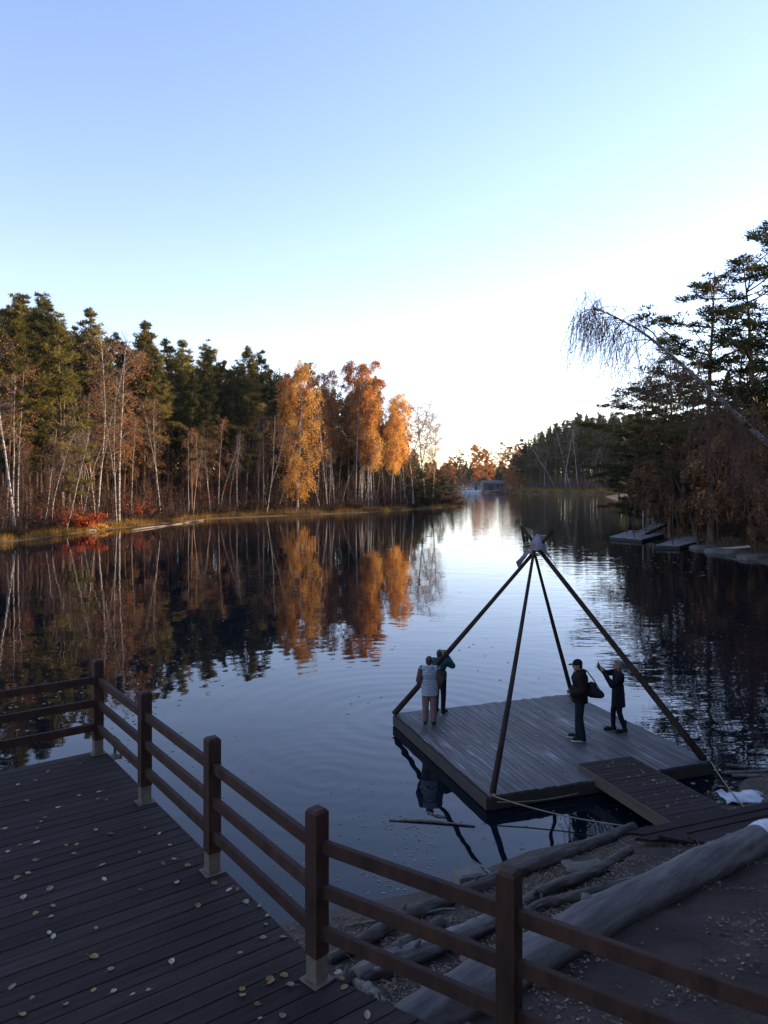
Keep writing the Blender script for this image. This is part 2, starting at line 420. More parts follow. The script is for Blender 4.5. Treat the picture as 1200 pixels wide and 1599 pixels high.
def water_mat():
    m, nt, N, L = new_mat('lake_water')
    out = N.new('ShaderNodeOutputMaterial'); b = N.new('ShaderNodeBsdfPrincipled')
    b.inputs['Base Color'].default_value = (.003, .0065, .011, 1); b.inputs['Roughness'].default_value = .015; b.inputs['IOR'].default_value = 1.39
    tc = N.new('ShaderNodeTexCoord'); P = tc.outputs['Object']

    def noise(scale, detail, sc=(1, 1, 1), rough=.5):
        mp = N.new('ShaderNodeMapping'); mp.inputs['Scale'].default_value = sc; L.new(P, mp.inputs['Vector'])
        n = N.new('ShaderNodeTexNoise'); n.inputs['Scale'].default_value = scale; n.inputs['Detail'].default_value = detail; n.inputs['Roughness'].default_value = rough
        L.new(mp.outputs[0], n.inputs['Vector']); return n.outputs['Fac']

    def math_(op, a, bb, c=None):
        n = N.new('ShaderNodeMath'); n.operation = op
        for i, v in enumerate((a, bb, c)):
            if v is None: continue
            if isinstance(v, (int, float)): n.inputs[i].default_value = v
            else: L.new(v, n.inputs[i])
        return n.outputs[0]
    # gentle swell, wind ripples, and where the breeze reaches (right half, middle of the lake)
    swell = noise(.45, 2); rip = noise(1.05, 2.2, (.62, 1.6, 1)); fine = noise(9, 2)
    patch = noise(.05, 2)
    pr = ramp(N, [(.40, (0, 0, 0)), (.62, (1, 1, 1))]); L.new(patch, pr.inputs['Fac'])
    sx = N.new('ShaderNodeSeparateXYZ'); L.new(P, sx.inputs[0])
    side = N.new('ShaderNodeMapRange'); side.interpolation_type = 'SMOOTHSTEP'; side.inputs['From Min'].default_value = 2; side.inputs['From Max'].default_value = 11; L.new(sx.outputs[0], side.inputs['Value'])
    far = N.new('ShaderNodeMapRange'); far.interpolation_type = 'SMOOTHSTEP'; far.inputs['From Min'].default_value = 75; far.inputs['From Max'].default_value = 130; L.new(sx.outputs[1], far.inputs['Value'])
    fr = math_('MULTIPLY', far.outputs[0], 1.0)
    amt = math_('MAXIMUM', math_('MULTIPLY', side.outputs[0], .5), fr)
    amt = math_('MULTIPLY_ADD', amt, .95, math_('MULTIPLY_ADD', pr.outputs[0], .10, .05))
    h = math_('MULTIPLY', swell, .010)
    h = math_('MULTIPLY_ADD', math_('MULTIPLY', rip, .019), amt, h)
    h = math_('MULTIPLY_ADD', math_('MULTIPLY', fine, .0004), amt, h)

    # rings spreading from the rocking raft and from a fish

    def ring(cx, cy, wl, amp, reach):
        v = N.new('ShaderNodeVectorMath'); v.operation = 'DISTANCE'; L.new(P, v.inputs[0]); v.inputs[1].default_value = (cx, cy, 0)
        r = v.outputs['Value']
        s = math_('SINE', math_('MULTIPLY', r, 2 * math.pi / wl), None)
        e = math_('POWER', 2.718, math_('MULTIPLY', r, -1 / reach))
        return math_('MULTIPLY', math_('MULTIPLY', s, e), amp)
    h = math_('ADD', h, ring(-1.2, 14.3, .36, .0006, 2.2))
    h = math_('ADD', h, ring(.6, 17.9, .6, .0012, 5))
    bp = N.new('ShaderNodeBump'); bp.inputs['Strength'].default_value = 1; bp.inputs['Distance'].default_value = 1
    L.new(h, bp.inputs['Height']); L.new(bp.outputs[0], b.inputs['Normal'])
    L.new(b.outputs[0], out.inputs['Surface'])
    return m


wm = MB(); wm.add([(-420, -60, 0), (420, -60, 0), (420, 640, 0), (-420, 640, 0)], [(0, 1, 2, 3)])
water = wm.build('water', water_mat()); tag(water, 'calm dark blue lake water mirroring sky and trees', 'water', kind='structure')

# ------------------------------------------------------------------ sky, sun, camera
SUN_AZ, SUN_EL = math.radians(64), math.radians(12)
wd = bpy.data.worlds.new('World'); bpy.context.scene.world = wd; wd.use_nodes = True
nt = wd.node_tree; nt.nodes.clear()
so = nt.nodes.new('ShaderNodeOutputWorld'); bg = nt.nodes.new('ShaderNodeBackground'); sk = nt.nodes.new('ShaderNodeTexSky')
sk.sky_type = 'NISHITA'; sk.sun_disc = False; sk.sun_elevation = SUN_EL; sk.sun_rotation = SUN_AZ
sk.air_density = 1.0; sk.dust_density = .12; sk.ozone_density = .9; sk.altitude = 100
bg.inputs['Strength'].default_value = .15
wb = nt.nodes.new('ShaderNodeMixRGB'); wb.blend_type = 'MULTIPLY'; wb.inputs[0].default_value = 1; wb.inputs[2].default_value = (1.0, .91, 1.10, 1)   # cool white balance of the clear evening sky
nt.links.new(sk.outputs[0], wb.inputs[1]); nt.links.new(wb.outputs[0], bg.inputs['Color']); nt.links.new(bg.outputs[0], so.inputs['Surface'])
sl = bpy.data.lights.new('sun', 'SUN'); sl.energy = 5.0; sl.angle = math.radians(.5); sl.color = (1, .72, .42)
sun = bpy.data.objects.new('sun', sl); C.objects.link(sun)
SV = Vector((math.sin(SUN_AZ) * math.cos(SUN_EL), math.cos(SUN_AZ) * math.cos(SUN_EL), math.sin(SUN_EL)))
sun.rotation_euler = SV.to_track_quat('Z', 'Y').to_euler(); sun.location = (60, 60, 60)

cd = bpy.data.cameras.new('camera'); cam = bpy.data.objects.new('camera', cd); C.objects.link(cam)
cam.location = (0, 0, CAMZ); cam.rotation_euler = (math.pi / 2, 0, 0)
cd.sensor_fit = 'VERTICAL'; cd.sensor_height = 36; cd.sensor_width = 27; cd.lens = 36 * F / 1599
cd.shift_y = (HY - 799.5) / 1599; cd.clip_start = .05; cd.clip_end = 6000
sc = bpy.context.scene; sc.camera = cam
sc.view_settings.view_transform = 'Standard'; sc.view_settings.look = 'None'; sc.view_settings.gamma = 1; sc.view_settings.use_curve_mapping = False
sc.view_settings.exposure = 1.5
try:
    sc.cycles.max_bounces = 8; sc.cycles.transparent_max_bounces = 8; sc.cycles.use_denoising = True
except Exception: pass
# ================================================================== NEAR DECK AND RAILING
DZ = 2.55
U = Vector((.597, -.802, 0)); Vd = Vector((.802, .597, 0)); Zv = Vector((0, 0, 1))
P1 = Vector((-3.355, 8.67, DZ))                                    # the corner post
P4 = P1 + U * 4.9
RD = Vector((1.105, -.745, 0)).normalized()
DO = P1 + Vd * .09 - U * .09                                        # outer corner of the boards


def duv(u, v, z=0): return DO + U * u + Vd * v + Zv * z


slope = RD.dot(Vd) / RD.dot(U)
rr_ = random.Random(3)
deck = MB(); w, gap = .138, .007; u = 0.0
while u < 9.2:
    a, b = u, u + w
    va, vb = max(0, (a - 5.02) * slope), max(0, (b - 5.02) * slope)
    cuts = [-7.5, rr_.uniform(-5.4, -4.6) if int(u / w) % 2 else rr_.uniform(-2.4, -1.6), None]
    e = .004
    for i in range(2):
        v0 = cuts[i] + (.002 if i else 0)
        v1a, v1b = (cuts[1] - .002,) * 2 if i == 0 else (va, vb)
        dz = rr_.uniform(-.0015, .0015); tn = rr_.random()
        top = [duv(a + e, v0, dz), duv(b - e, v0, dz), duv(b - e, v1b, dz), duv(a + e, v1a, dz)]
        mid = [duv(a, v0, dz - e), duv(b, v0, dz - e), duv(b, v1b, dz - e), duv(a, v1a, dz - e)]
        bot = [duv(a, v0, -.04), duv(b, v0, -.04), duv(b, v1b, -.04), duv(a, v1a, -.04)]
        deck.add(top + mid + bot, [(0, 1, 2, 3)] + [(i2 + 4, (i2 + 1) % 4 + 4, (i2 + 1) % 4, i2) for i2 in range(4)] +
                 [(i2 + 8, (i2 + 1) % 4 + 8, (i2 + 1) % 4 + 4, i2 + 4) for i2 in range(4)] + [(11, 10, 9, 8)], 0, False, tn)
    u += w + gap
deck_root = empty('wooden_deck', duv(3, -2, 0))
tag(deck_root, 'large dark brown board deck with scattered pale leaves in front of the railing', 'deck')
dm = deck.build('deck_boards', M['deck'], deck_root); dm.matrix_parent_inverse = Matrix.Translation(-deck_root.location)


def child(mb, name, mats, parent, bevel=0.0):
    o = mb.build(name, mats, parent, bevel); o.matrix_parent_inverse = Matrix.Translation(-Vector(parent.location)); return o


jo = MB()
for v in np.arange(-7.2, -.1, .9): jo.box(duv(4.3, v, -.12), U * 4.25, Vd * .03, Zv * .078, 0, .5)
jo.box(duv(.015, -3.7, -.135), U * .02, Vd * 3.66, Zv * .09)
jo.box(duv(2.5, -.045, -.13), U * 2.45, Vd * .02, Zv * .085)
q = duv(5.0, 0, 0)
jo.box(q + RD * 2.1 - RD.cross(Zv) * -.06 + Zv * -.13, RD * 2.1, RD.cross(Zv) * .02, Zv * .085)
child(jo, 'joist', M['beam'], deck_root)
for uu, vv in ((.3, -.3), (.3, -3.0), (.3, -5.8), (2.6, -.3), (4.8, -.3), (4.8, -3), (2.6, -3), (7.2, .35)):
    p = duv(uu, vv, 0); g = gz(p.x, p.y); s = MB()
    s.tube([(p.x, p.y, g - .4), (p.x, p.y, DZ - .2)], .09, 10); child(s, 'support_post', M['beam'], deck_root)

rail = empty('wooden_railing', P1)
tag(rail, 'dark red brown three rail wooden railing round the deck edge', 'railing')
LD = -Vd
posts = [P1 + LD * 3.3, P1 + LD * 1.65] + [P1 + U * (4.9 / 3) * i for i in range(4)] + [P4 + RD * 1.333, P4 + RD * 2.666, P4 + RD * 4.0]
dirs = [Vd, Vd, U, U, U, (U + RD).normalized(), RD, RD, RD]
PW = .054
for i, (p, d) in enumerate(zip(posts, dirs)):
    d = d if i not in (2,) else U
    s = d.cross(Zv)
    # a post: square timber with a shallow top painted lighter as if lit, standing on a pale foot
    k = MB()
    k.box(p + Zv * (.17 + .455), d * PW, s * PW, Zv * .455, 0, random.random())
    k.add([p + d * a + s * b + Zv * z for (a, b, z) in ((-PW, -PW, 1.0801), (PW, -PW, 1.0801), (PW, PW, 1.0801), (-PW, PW, 1.0801), (-PW * .72, -PW * .72, 1.1), (PW * .72, -PW * .72, 1.1), (PW * .72, PW * .72, 1.1), (-PW * .72, PW * .72, 1.1))],
          [(0, 1, 5, 4), (1, 2, 6, 5), (2, 3, 7, 6), (3, 0, 4, 7), (4, 5, 6, 7)] if d.cross(s).z > 0 else [(4, 5, 1, 0), (5, 6, 2, 1), (6, 7, 3, 2), (7, 4, 0, 3), (7, 6, 5, 4)], 0, False, .9)
    po = child(k, 'post', M['rail'], rail)
    f = MB(); f.box(p + Zv * .09, d * (PW - .004), s * (PW - .004), Zv * .0795)
    f.box(p + Zv * .006, d * (PW + .028), s * (PW + .028), Zv * .0045)
    f.build('post_base', M['post_base'], po, .003)
for i in range(len(posts) - 1):
    a, b = posts[i], posts[i + 1]; d = (b - a).normalized(); s = d.cross(Zv)
    for z in (.32, .59, .865):
        j = random.uniform(-.006, .006); k = MB()
        k.box((a + b) / 2 + Zv * (z + j), d * ((b - a).length / 2 - PW + .006), s * .021, Zv * .044, 0, random.random())
        child(k, 'rail', M['rail'], rail, .006)

# black floodlight under the corner post
fl = empty('floodlight', P1 + U * .20 + Vd * .17 + Zv * .03)
tag(fl, 'small black floodlight fixed outside the deck corner below the railing', 'floodlight')
L0 = Vector(fl.location); k = MB()
tilt = Matrix.Rotation(.5, 3, U)
k.box(L0 + Zv * .09, tilt @ (U * .10), tilt @ (Vd * .035), tilt @ (Zv * .085)); child(k, 'lamp_housing', M['black'], fl, .008)
k = MB()
for s_ in (-1, 1): k.box(L0 + Zv * .03 + U * .108 * s_, U * .004, Vd * .015, Zv * .07)
k.box(L0 + Zv * -.038 - Vd * .03, U * .098, Vd * .05, Zv * .004); child(k, 'bracket', M['galv'], fl)

# ================================================================== RAFT
RZ = .27
RN = at(765, 1243, RZ); E1 = Vector((.945, .327, 0)).normalized(); E2 = Vector((-E1.y, E1.x, 0)); RS = 4.83
raft = empty('wooden_raft', RN, math.atan2(E1.y, E1.x))
tag(raft, 'square wooden raft of worn dark boards moored in the lake', 'raft')
k = MB(); x = 0.0; rr_ = random.Random(11)
while x < RS - .02:
    ww = min(.135, RS - x); y0 = rr_.uniform(-.015, .012); y1 = RS + rr_.uniform(-.03, .03); dz = rr_.uniform(-.004, .004)
    cut = rr_.choice((1.6, 2.4, 3.2)) if rr_.random() < .5 else None
    for (a, b) in ([(y0, cut - .003), (cut + .003, y1)] if cut else [(y0, y1)]):
        k.box((x + ww / 2, (a + b) / 2, dz - .02), (ww / 2 - .004, 0, 0), (0, (b - a) / 2, 0), (0, 0, .02), 0, rr_.random())
    x += ww
bo = k.build('deck_boards', M['raft'], raft, .004)
for nm, c, hx, hy in (('side_beam', (-.03, RS / 2, -.15), .03, RS / 2 - .02), ('side_beam', (RS + .03, RS / 2, -.15), .03, RS / 2 - .02), ('side_beam', (RS / 2, .03, -.15), RS / 2 - .01, .03), ('side_beam', (RS / 2, RS - .04, -.15), RS / 2 - .01, .03)):
    k = MB(); k.box(c, (hx, 0, 0), (0, hy, 0), (0, 0, .105), 0, random.random()); k.build(nm, M['beam'], raft, .006)
for xx in np.linspace(.35, RS - .35, 6):
    k = MB(); k.tube([(xx, .12, -.2), (xx + .02, RS / 2, -.2), (xx, RS - .12, -.2)], .15, 12, wob=.04); k.build('float_log', M['log_dark'], raft)

# ------------------------------------------------------------------ the four-pole frame standing on the raft
APX = atd(831, 858, 15.75)
frame = empty('pole_frame', APX - Zv * (APX.z - RZ)); tag(frame, 'tall pyramid of four dark poles lashed together above the raft', 'pole frame')


def raftp(a, b, z=0): return RN + E1 * a + E2 * b + Zv * z


feet = [(raftp(-.02, RS - .03), .068, Vector((.06, -.10, 0)), 1.11), (raftp(.10, .10), .060, Vector((.02, -.16, 0)), 1.03), (raftp(RS - .1, .12), .076, Vector((.16, -.02, 0)), 1.11), (raftp(RS - .14, RS - .25), .056, Vector((.06, .1, 0)), 1.05)]
fl0 = Vector(frame.location)
for n_, (ft, r, off, ext) in enumerate(feet):
    top = ft + (APX + off - ft) * ext
    ln = [ft + (top - ft) * t + Vector((math.sin(t * 3.1 + n_), math.cos(t * 2.3 + n_), 0)) * .012 for t in np.linspace(0, 1, 9)]
    k = MB(); k.tube(ln, [r * (1 - .5 * t) for t in np.linspace(0, 1, 9)], 10, wob=.05); child(k, 'pole', M['pole'], frame)
k = MB(); rg = random.Random(5)
for n_ in range(7):
    c0 = APX + Zv * (-.08 + .035 * n_); ra = .17 + rg.uniform(-.02, .02)
    k.tube([c0 + Vector((ra * math.cos(a), ra * math.sin(a), .03 * math.sin(a * 2 + n_))) for a in np.linspace(0, 2 * math.pi, 15)], .015, 6, caps=False)
child(k, 'lashing', M['rope'], frame)
# short cut ends bundled at the lashing
for (dx, dz, ex, ez, r) in ((-.10, -.05, -.20, .50, .07), (-.04, 0, -.10, .30, .055)):
    k = MB(); k.tube([APX + Vector((dx, .1, dz)), APX + Vector((ex, .12, ez))], [r * .6, r * .4], 9, wob=.06); child(k, 'pole_end', M['pole'], frame)


def sheet(rows, thick=.006):
    """rows of points -> a closed thin cloth"""
    k = MB(); nr, nc = len(rows), len(rows[0]); vs = [p for r in rows for p in r]
    nrm = (Vector(rows[0][-1]) - Vector(rows[0][0])).cross(Vector(rows[-1][0]) - Vector(rows[0][0])).normalized() * thick
    n = nr * nc; vs2 = [Vector(p) for p in vs] + [Vector(p) - nrm for p in vs]; fs = []
    for i in range(nr - 1):
        for j in range(nc - 1):
            a = i * nc + j; fs.append((a, a + 1, a + nc + 1, a + nc)); fs.append((n + a + nc, n + a + nc + 1, n + a + 1, n + a))
    ed = [i for i in range(nc)] + [i * nc + nc - 1 for i in range(1, nr)] + [(nr - 1) * nc + j for j in range(nc - 2, -1, -1)] + [i * nc for i in range(nr - 2, 0, -1)]
    for i in range(len(ed)): a, b = ed[i], ed[(i + 1) % len(ed)]; fs.append((b, a, n + a, n + b))
    k.add(vs2, fs, 0, True); return k


clo = empty('cloth_bundle', APX + Vector((.13, -.1, .1))); tag(clo, 'pale cloth tied over the top of the pole pyramid with loose tails', 'cloth')
rows = []
for i in range(8):                                                   # a hood of cloth with soft pleats
    t = i / 7; row = []
    for j in range(25):
        a = 2 * math.pi * j / 24; r = (.035 + .14 * math.sin(t * 1.75)) * (1 + .13 * t * math.sin(a * 9) + .05 * math.sin(a * 4))
        row.append(APX + Vector((.11 + r * math.cos(a), -.10 + r * math.sin(a) * .85, .33 - .34 * t + .02 * math.sin(a * 3) * t)))
    rows.append(row)
k = MB(); fs = [(i * 25 + j, i * 25 + j + 1, (i + 1) * 25 + j + 1, (i + 1) * 25 + j) for i in range(7) for j in range(24)]
k.add([p for r in rows for p in r], fs, 0, True); k.add([APX + Vector((.11, -.1, .335))] + rows[0], [(0, j + 2, j + 1) for j in range(24)], 0, True)
child(k, 'hood', M['cloth'], clo)
for (dx, ex, ez, wd_) in ((-.10, -.34, -.30, .07), (.24, .50, -.33, .09)):
    rows = [[APX + Vector((dx + (ex - dx) * t + (s_ - .5) * wd_ * (1 - .2 * t), -.14 + .03 * math.sin(6 * t + s_ * 4), -.02 + (ez) * t - (s_ - .5) * .15 * t)) for s_ in (0, .33, .66, 1)] for t in np.linspace(0, 1, 7)]
    child(sheet(rows), 'cloth_tail', M['cloth'], clo)


def sag(a, b, drop, n=14): return [a + (b - a) * t - Zv * (drop * 4 * t * (1 - t)) for t in np.linspace(0, 1, n)]


def rope(label, a, b, drop, r=.011, knots=()):
    k = MB(); k.tube(sag(Vector(a), Vector(b), drop), r, 6)
    for p in knots: k.ball(p, (.03, .03, .025), nu=8, nv=6)
    tag(k.build('mooring_rope', M['rope']), label, 'rope')


g = at(975, 1293, .1)
rope('long pale rope slanting from the near raft corner to the bank logs', raftp(.08, -.02, -.01), (g.x, g.y, gz(g.x, g.y) + .12), .06, .011, (raftp(.08, -.01, 0),))
rope('dark rope running along under the near edge of the raft', raftp(.12, -.05, -.1), raftp(1.75, -.05, -.17), .05, .008)
rope('pale rope hanging from the right raft corner down to the bank', raftp(RS - .02, .02, 0), (6.15, 12.45, gz(6.15, 12.45) + .03), .06, .012, (raftp(RS - .04, .04, .02),))

# ------------------------------------------------------------------ gangway and landing
GZ = .37
ga = at(905, 1192, GZ); gl = 2.62; gw = 1.16
gway = empty('gangway', ga, math.atan2(E1.y, E1.x)); tag(gway, 'wide plank gangway bridging the raft and the landing on the bank', 'gangway')
k = MB(); y = 0.0; rr_ = random.Random(21)
while y > -gl:
    k.box((gw / 2 + rr_.uniform(-.01, .01), y - .065, -.018 + rr_.uniform(-.003, .003)), (gw / 2, 0, 0), (0, .061, 0), (0, 0, .018), 0, rr_.random()); y -= .13
k.build('plank', M['deck'], gway, .004)
for xx in (.03, gw - .03):
    for (y0, y1) in ((.0, -.92), (-.926, -gl)):
        k = MB(); k.box((xx - (.045 if xx < .5 else -.045), (y0 + y1) / 2, -.11), (.022, 0, 0), (0, abs(y1 - y0) / 2, 0), (0, 0, .10), 0, .5); k.build('side_beam', M['gang_side'], gway, .006)
k = MB(); k.box((gw / 2, -1.5, -.13), (gw / 2 - .05, 0, 0), (0, .04, 0), (0, 0, .05)); k.build('cross_beam', M['beam'], gway)
k = MB(); k.box((gw / 2, -.45, -.16), (gw / 2 - .05, 0, 0), (0, .04, 0), (0, 0, .06)); k.build('cross_beam', M['beam'], gway)

ld = empty('landing_platform', at(1100, 1290, .42)); tag(ld, 'low plank landing with saw-tooth board ends beside the big log', 'platform')
LZ = .40
k = MB(); a0 = at(978, 1297, LZ); a1 = at(1200, 1250, LZ); dl = (a1 - a0).normalized(); dn = Vector((dl.y, -dl.x, 0))
rr_ = random.Random(4)
starts = [0.0, .02, .40, .62, .98, 1.42, 1.75]
for i, s0 in enumerate(starts):
    s1 = 4.6 + rr_.uniform(-.02, .02); wv = .165
    c0 = a0 + dn * (i * (wv + .012)); z = -.02 - .012 * (i % 3)
    # each board ends in a slanting saw cut
    A = c0 + dl * s0 + Zv * z; B = c0 + dl * (s0 + .22) + dn * wv + Zv * z; D = c0 + dl * s1 + Zv * z; E = D + dn * wv
    t_ = rr_.random()
    k.add([A, B, E, D, A - Zv * .04, B - Zv * .04, E - Zv * .04, D - Zv * .04], [(3, 2, 1, 0), (4, 5, 6, 7), (0, 1, 5, 4), (1, 2, 6, 5), (2, 3, 7, 6), (3, 0, 4, 7)], 0, False, t_)
child(k, 'plank', M['deck'], ld)
for n_, (s0, off) in enumerate(((.55, .5), (1.6, .7), (3.2, .6))):
    k = MB(); c0 = a0 + dl * s0 + dn * off; k.box(c0 + Zv * -.16, dn * .42, dl * .05, Zv * .085); child(k, 'bearer', M['beam'], ld)
# loose wedge-cut steps lying on the open end
for (s0, off, l_, an) in ((.30, .36, .46, -.15), (.62, .56, .50, -.28), (1.02, .76, .52, -.4)):
    k = MB(); c0 = a0 + dl * s0 + dn * off; d2 = Matrix.Rotation(an, 3, 'Z') @ dl; n2 = Vector((d2.y, -d2.x, 0)); z = .034
    A, B, D = c0 + Zv * z, c0 + d2 * l_ + Zv * z, c0 + d2 * l_ * .85 + n2 * .3 + Zv * z
    k.add([A, B, D, A - Zv * .036, B - Zv * .036, D - Zv * .036], [(2, 1, 0), (3, 4, 5), (0, 1, 4, 3), (1, 2, 5, 4), (2, 0, 3, 5)], 0, False, random.random()); child(k, 'wedge_board', M['deck'], ld)

# ------------------------------------------------------------------ logs, driftwood, stones on the near bank


def bank(px, py, lift=0.0):
    """point of the sloping bank seen at a pixel"""
    lo_, hi_ = 3.0, 40.0; zz = .4
    for _ in range(14):
        p = at(px, py, zz); zz = .5 * zz + .5 * (max(gz(p.x, p.y), 0) + lift)
    return at(px, py, zz)


def log(name, label, pix, rads, mat, lift, n=14, wob=.05, parts=(), seed=1, cat='log'):
    rg = random.Random(seed)
    pts = [bank(x_, y_, lift * r_ / max(rads)) for (x_, y_), r_ in zip(pix, rads)]
    # resample smoothly
    P_, R_ = [], []
    m_ = len(pts)
    for i in range(m_ - 1):
        p0, p1, p2, p3 = pts[max(i - 1, 0)], pts[i], pts[i + 1], pts[min(i + 2, m_ - 1)]
        for t in np.linspace(0, 1, 8, endpoint=False):
            P_.append(.5 * ((2 * p1) + (p2 - p0) * t + (2 * p0 - 5 * p1 + 4 * p2 - p3) * t * t + (3 * p1 - p0 - 3 * p2 + p3) * t ** 3)); R_.append((rads[i] * (1 - t) + rads[i + 1] * t) * rg.uniform(.96, 1.05))
    P_.append(pts[-1]); R_.append(rads[-1])
    k = MB(); k.tube(P_, R_, n, wob=wob, rnd=rg)
    if cat == 'log':                                                   # broken branch stubs
        for _ in range(5):
            i = rg.randrange(2, len(P_) - 2); a = rg.uniform(.2, 2.9); dd = (P_[i + 1] - P_[i]).normalized(); s_ = dd.cross(Zv).normalized(); w_ = s_ * math.cos(a) + Zv * abs(math.sin(a))
            k.tube([P_[i], P_[i] + w_ * R_[i] * .95, P_[i] + w_ * (R_[i] * 1.05 + rg.uniform(.02, .09)) + dd * rg.uniform(-.03, .05)], [R_[i] * .42, R_[i] * .30, R_[i] * .2], 7, wob=.15, rnd=rg)
    o = k.build(name, mat); tag(o, label, cat); return o, P_


log('fallen_log', 'longest dark log curving along the waterline up to the landing', [(515, 1499), (570, 1468), (642, 1428), (720, 1397), (790, 1368), (864, 1339), (924, 1318), (990, 1291)], [.06, .085, .10, .105, .10, .10, .09, .075], M['log_dark'], .07, seed=2)
log('fallen_log', 'bent grey log ending under the saw-tooth landing', [(806, 1424), (830, 1402), (866, 1384), (905, 1371), (942, 1354), (984, 1326)], [.065, .075, .08, .075, .07, .06], M['log_dark'], .06, seed=3)
log('fallen_log', 'slim log lying just above the big smooth log', [(812, 1432), (850, 1412), (900, 1400), (950, 1386), (1000, 1372)], [.06, .07, .065, .06, .05], M['log_dark'], .05, seed=4)
log('fallen_log', 'dark short log behind the railing with a black hollow', [(505, 1545), (560, 1520), (640, 1470), (690, 1440)], [.07, .08, .085, .07], M['log_dark'], .06, seed=8)
log('driftwood_log', 'cracked pale grey driftwood log seen between the two front posts', [(556, 1528), (600, 1508), (678, 1478), (740, 1452), (785, 1430)], [.10, .125, .115, .11, .085], M['driftwood'], .09, wob=.10, seed=5)
log('driftwood_log', 'split pale stump end of driftwood beside the deck corner', [(548, 1530), (575, 1545), (600, 1572)], [.035, .06, .05], M['driftwood'], .04, wob=.2, seed=6)
bl, bp_ = log('big_log', 'huge smooth grey log lying across the bank', [(585, 1650), (640, 1602), (740, 1544), (850, 1484), (940, 1430), (1020, 1392), (1100, 1351), (1175, 1318), (1205, 1305)], [.18, .205, .22, .22, .225, .215, .22, .215, .21], M['big_log'], .12, n=28, wob=.022, seed=7)
# white sheet wrapped round the far end of the big log
k = MB(); ii = len(bp_) - 7
k.tube([bp_[i] for i in range(ii, len(bp_))] + [bp_[-1] + (bp_[-1] - bp_[-2]) * 2], [.228, .236, .240, .240, .240, .236, .232, .22], 28, wob=.012)
tag(k.build('plastic_sheet', M['plastic']), 'white plastic sheet wrapped over the far end of the huge grey log', 'sheet')

for nm, lb, pix, r in (('branch', 'thin pale forked branch sticking up from the water by the stone block', [(738, 1344), (752, 1352), (768, 1364), (790, 1372)], .014), ('branch', 'thin twig lying on the shore below the longest log', [(540, 1446), (575, 1440), (600, 1437)], .02), ('branch', 'short broken branch beside the black hollow log', [(655, 1428), (690, 1420), (712, 1420)], .018), ('branch', 'pale slender stick crossing the bank near the right rope', [(1115, 1247), (1140, 1248), (1162, 1245)], .02)):
    log(nm, lb, pix, [r, r, r * .9, r * .6][:len(pix)], M['driftwood'], r + .03, n=7, wob=.1, cat='branch')
k = MB(); a, b = at(608, 1280, .01), at(742, 1290, .012); k.tube([a, (a + b) / 2 + Vector((0, .05, .012)), b], [.016, .02, .012], 7, wob=.1)
tag(k.build('floating_stick', M['driftwood']), 'long thin stick floating on the water left of the raft corner', 'stick')
k = MB(); a, b = at(668, 1268, .01), at(700, 1276, .01); k.tube([a, (a + b) / 2 + Vector((0, -.05, .01)), b], [.01, .012, .008], 6, wob=.1)
tag(k.build('floating_stick', M['log_dark']), 'short curved twig floating just above the long stick', 'stick')
c = bank(733, 1374, .08); k = MB(); k.box(c, Vector((.19, .05, 0)), Vector((-.04, .15, 0)), Zv * .13); k.box(c + Zv * .134, Vector((.15, .04, 0)), Vector((-.03, .12, 0)), Zv * .006)
tag(k.build('stone_block', M['concrete'], None, .02), 'square grey concrete block at the water edge behind the front post', 'block')
# crumpled plastic on the wet edge right of the gangway
rg = random.Random(9); c = Vector((6.35, 13.15, .06)); rows = [[c + Vector((i * .11 - .35 + rg.uniform(-.03, .03), j * .10 - .2 + rg.uniform(-.03, .03), rg.uniform(.0, .09))) for j in range(6)] for i in range(9)]
k = sheet(rows, .01); tag(k.build('plastic_scrap', M['plastic']), 'crumpled white plastic lying at the wet edge right of the gangway', 'plastic')
c = Vector((4.6, 10.55, gz(4.6, 10.55) + .03)); c = bank(915, 1358, .02); rows = [[c + Vector((i * .09 - .3 + rg.uniform(-.03, .03), j * .08 - .12 + rg.uniform(-.02, .02), rg.uniform(.0, .05))) for j in range(5)] for i in range(8)]
k = sheet(rows, .01); tag(k.build('plastic_scrap', M['stone']), 'flat grey scrap lying between the bent log and the longest log', 'plastic')
# driftwood slats in the water at the right raft corner
for i, (px_, py_, l_, an) in enumerate(((1150, 1206, .5, .1), (1168, 1211, .6, .0), (1186, 1204, .55, .2), (1196, 1222, .7, .05), (1150, 1196, .35, -.3))):
    c = at(px_, py_, .03); d_ = Vector((math.cos(an), math.sin(an), 0)); k = MB(); k.box(c, d_ * l_ / 2, Vector((-d_.y, d_.x, 0)) * .05, Zv * .02, 0, random.random())
    tag(k.build('driftwood_piece', M['log_dark'], None, .006), 'dark wet slat in the driftwood right of the raft corner', 'slat', 'slats in the driftwood by the raft')
# ================================================================== TREES


def tris_at(Cn, D, ln, wd, rg):
    """many leaf-like triangles: centres, directions, length, width"""
    n = len(Cn)
    D = D / (np.linalg.norm(D, axis=1, keepdims=True) + 1e-9)
    R = rg.normal(size=(n, 3)); S = np.cross(D, R); S /= (np.linalg.norm(S, axis=1, keepdims=True) + 1e-9)
    l = ln * rg.uniform(.65, 1.3, (n, 1)); w = wd * rg.uniform(.7, 1.3, (n, 1))
    return np.stack([Cn - S * w * .5, Cn + S * w * .5, Cn + D * l], 1).reshape(-1, 3)


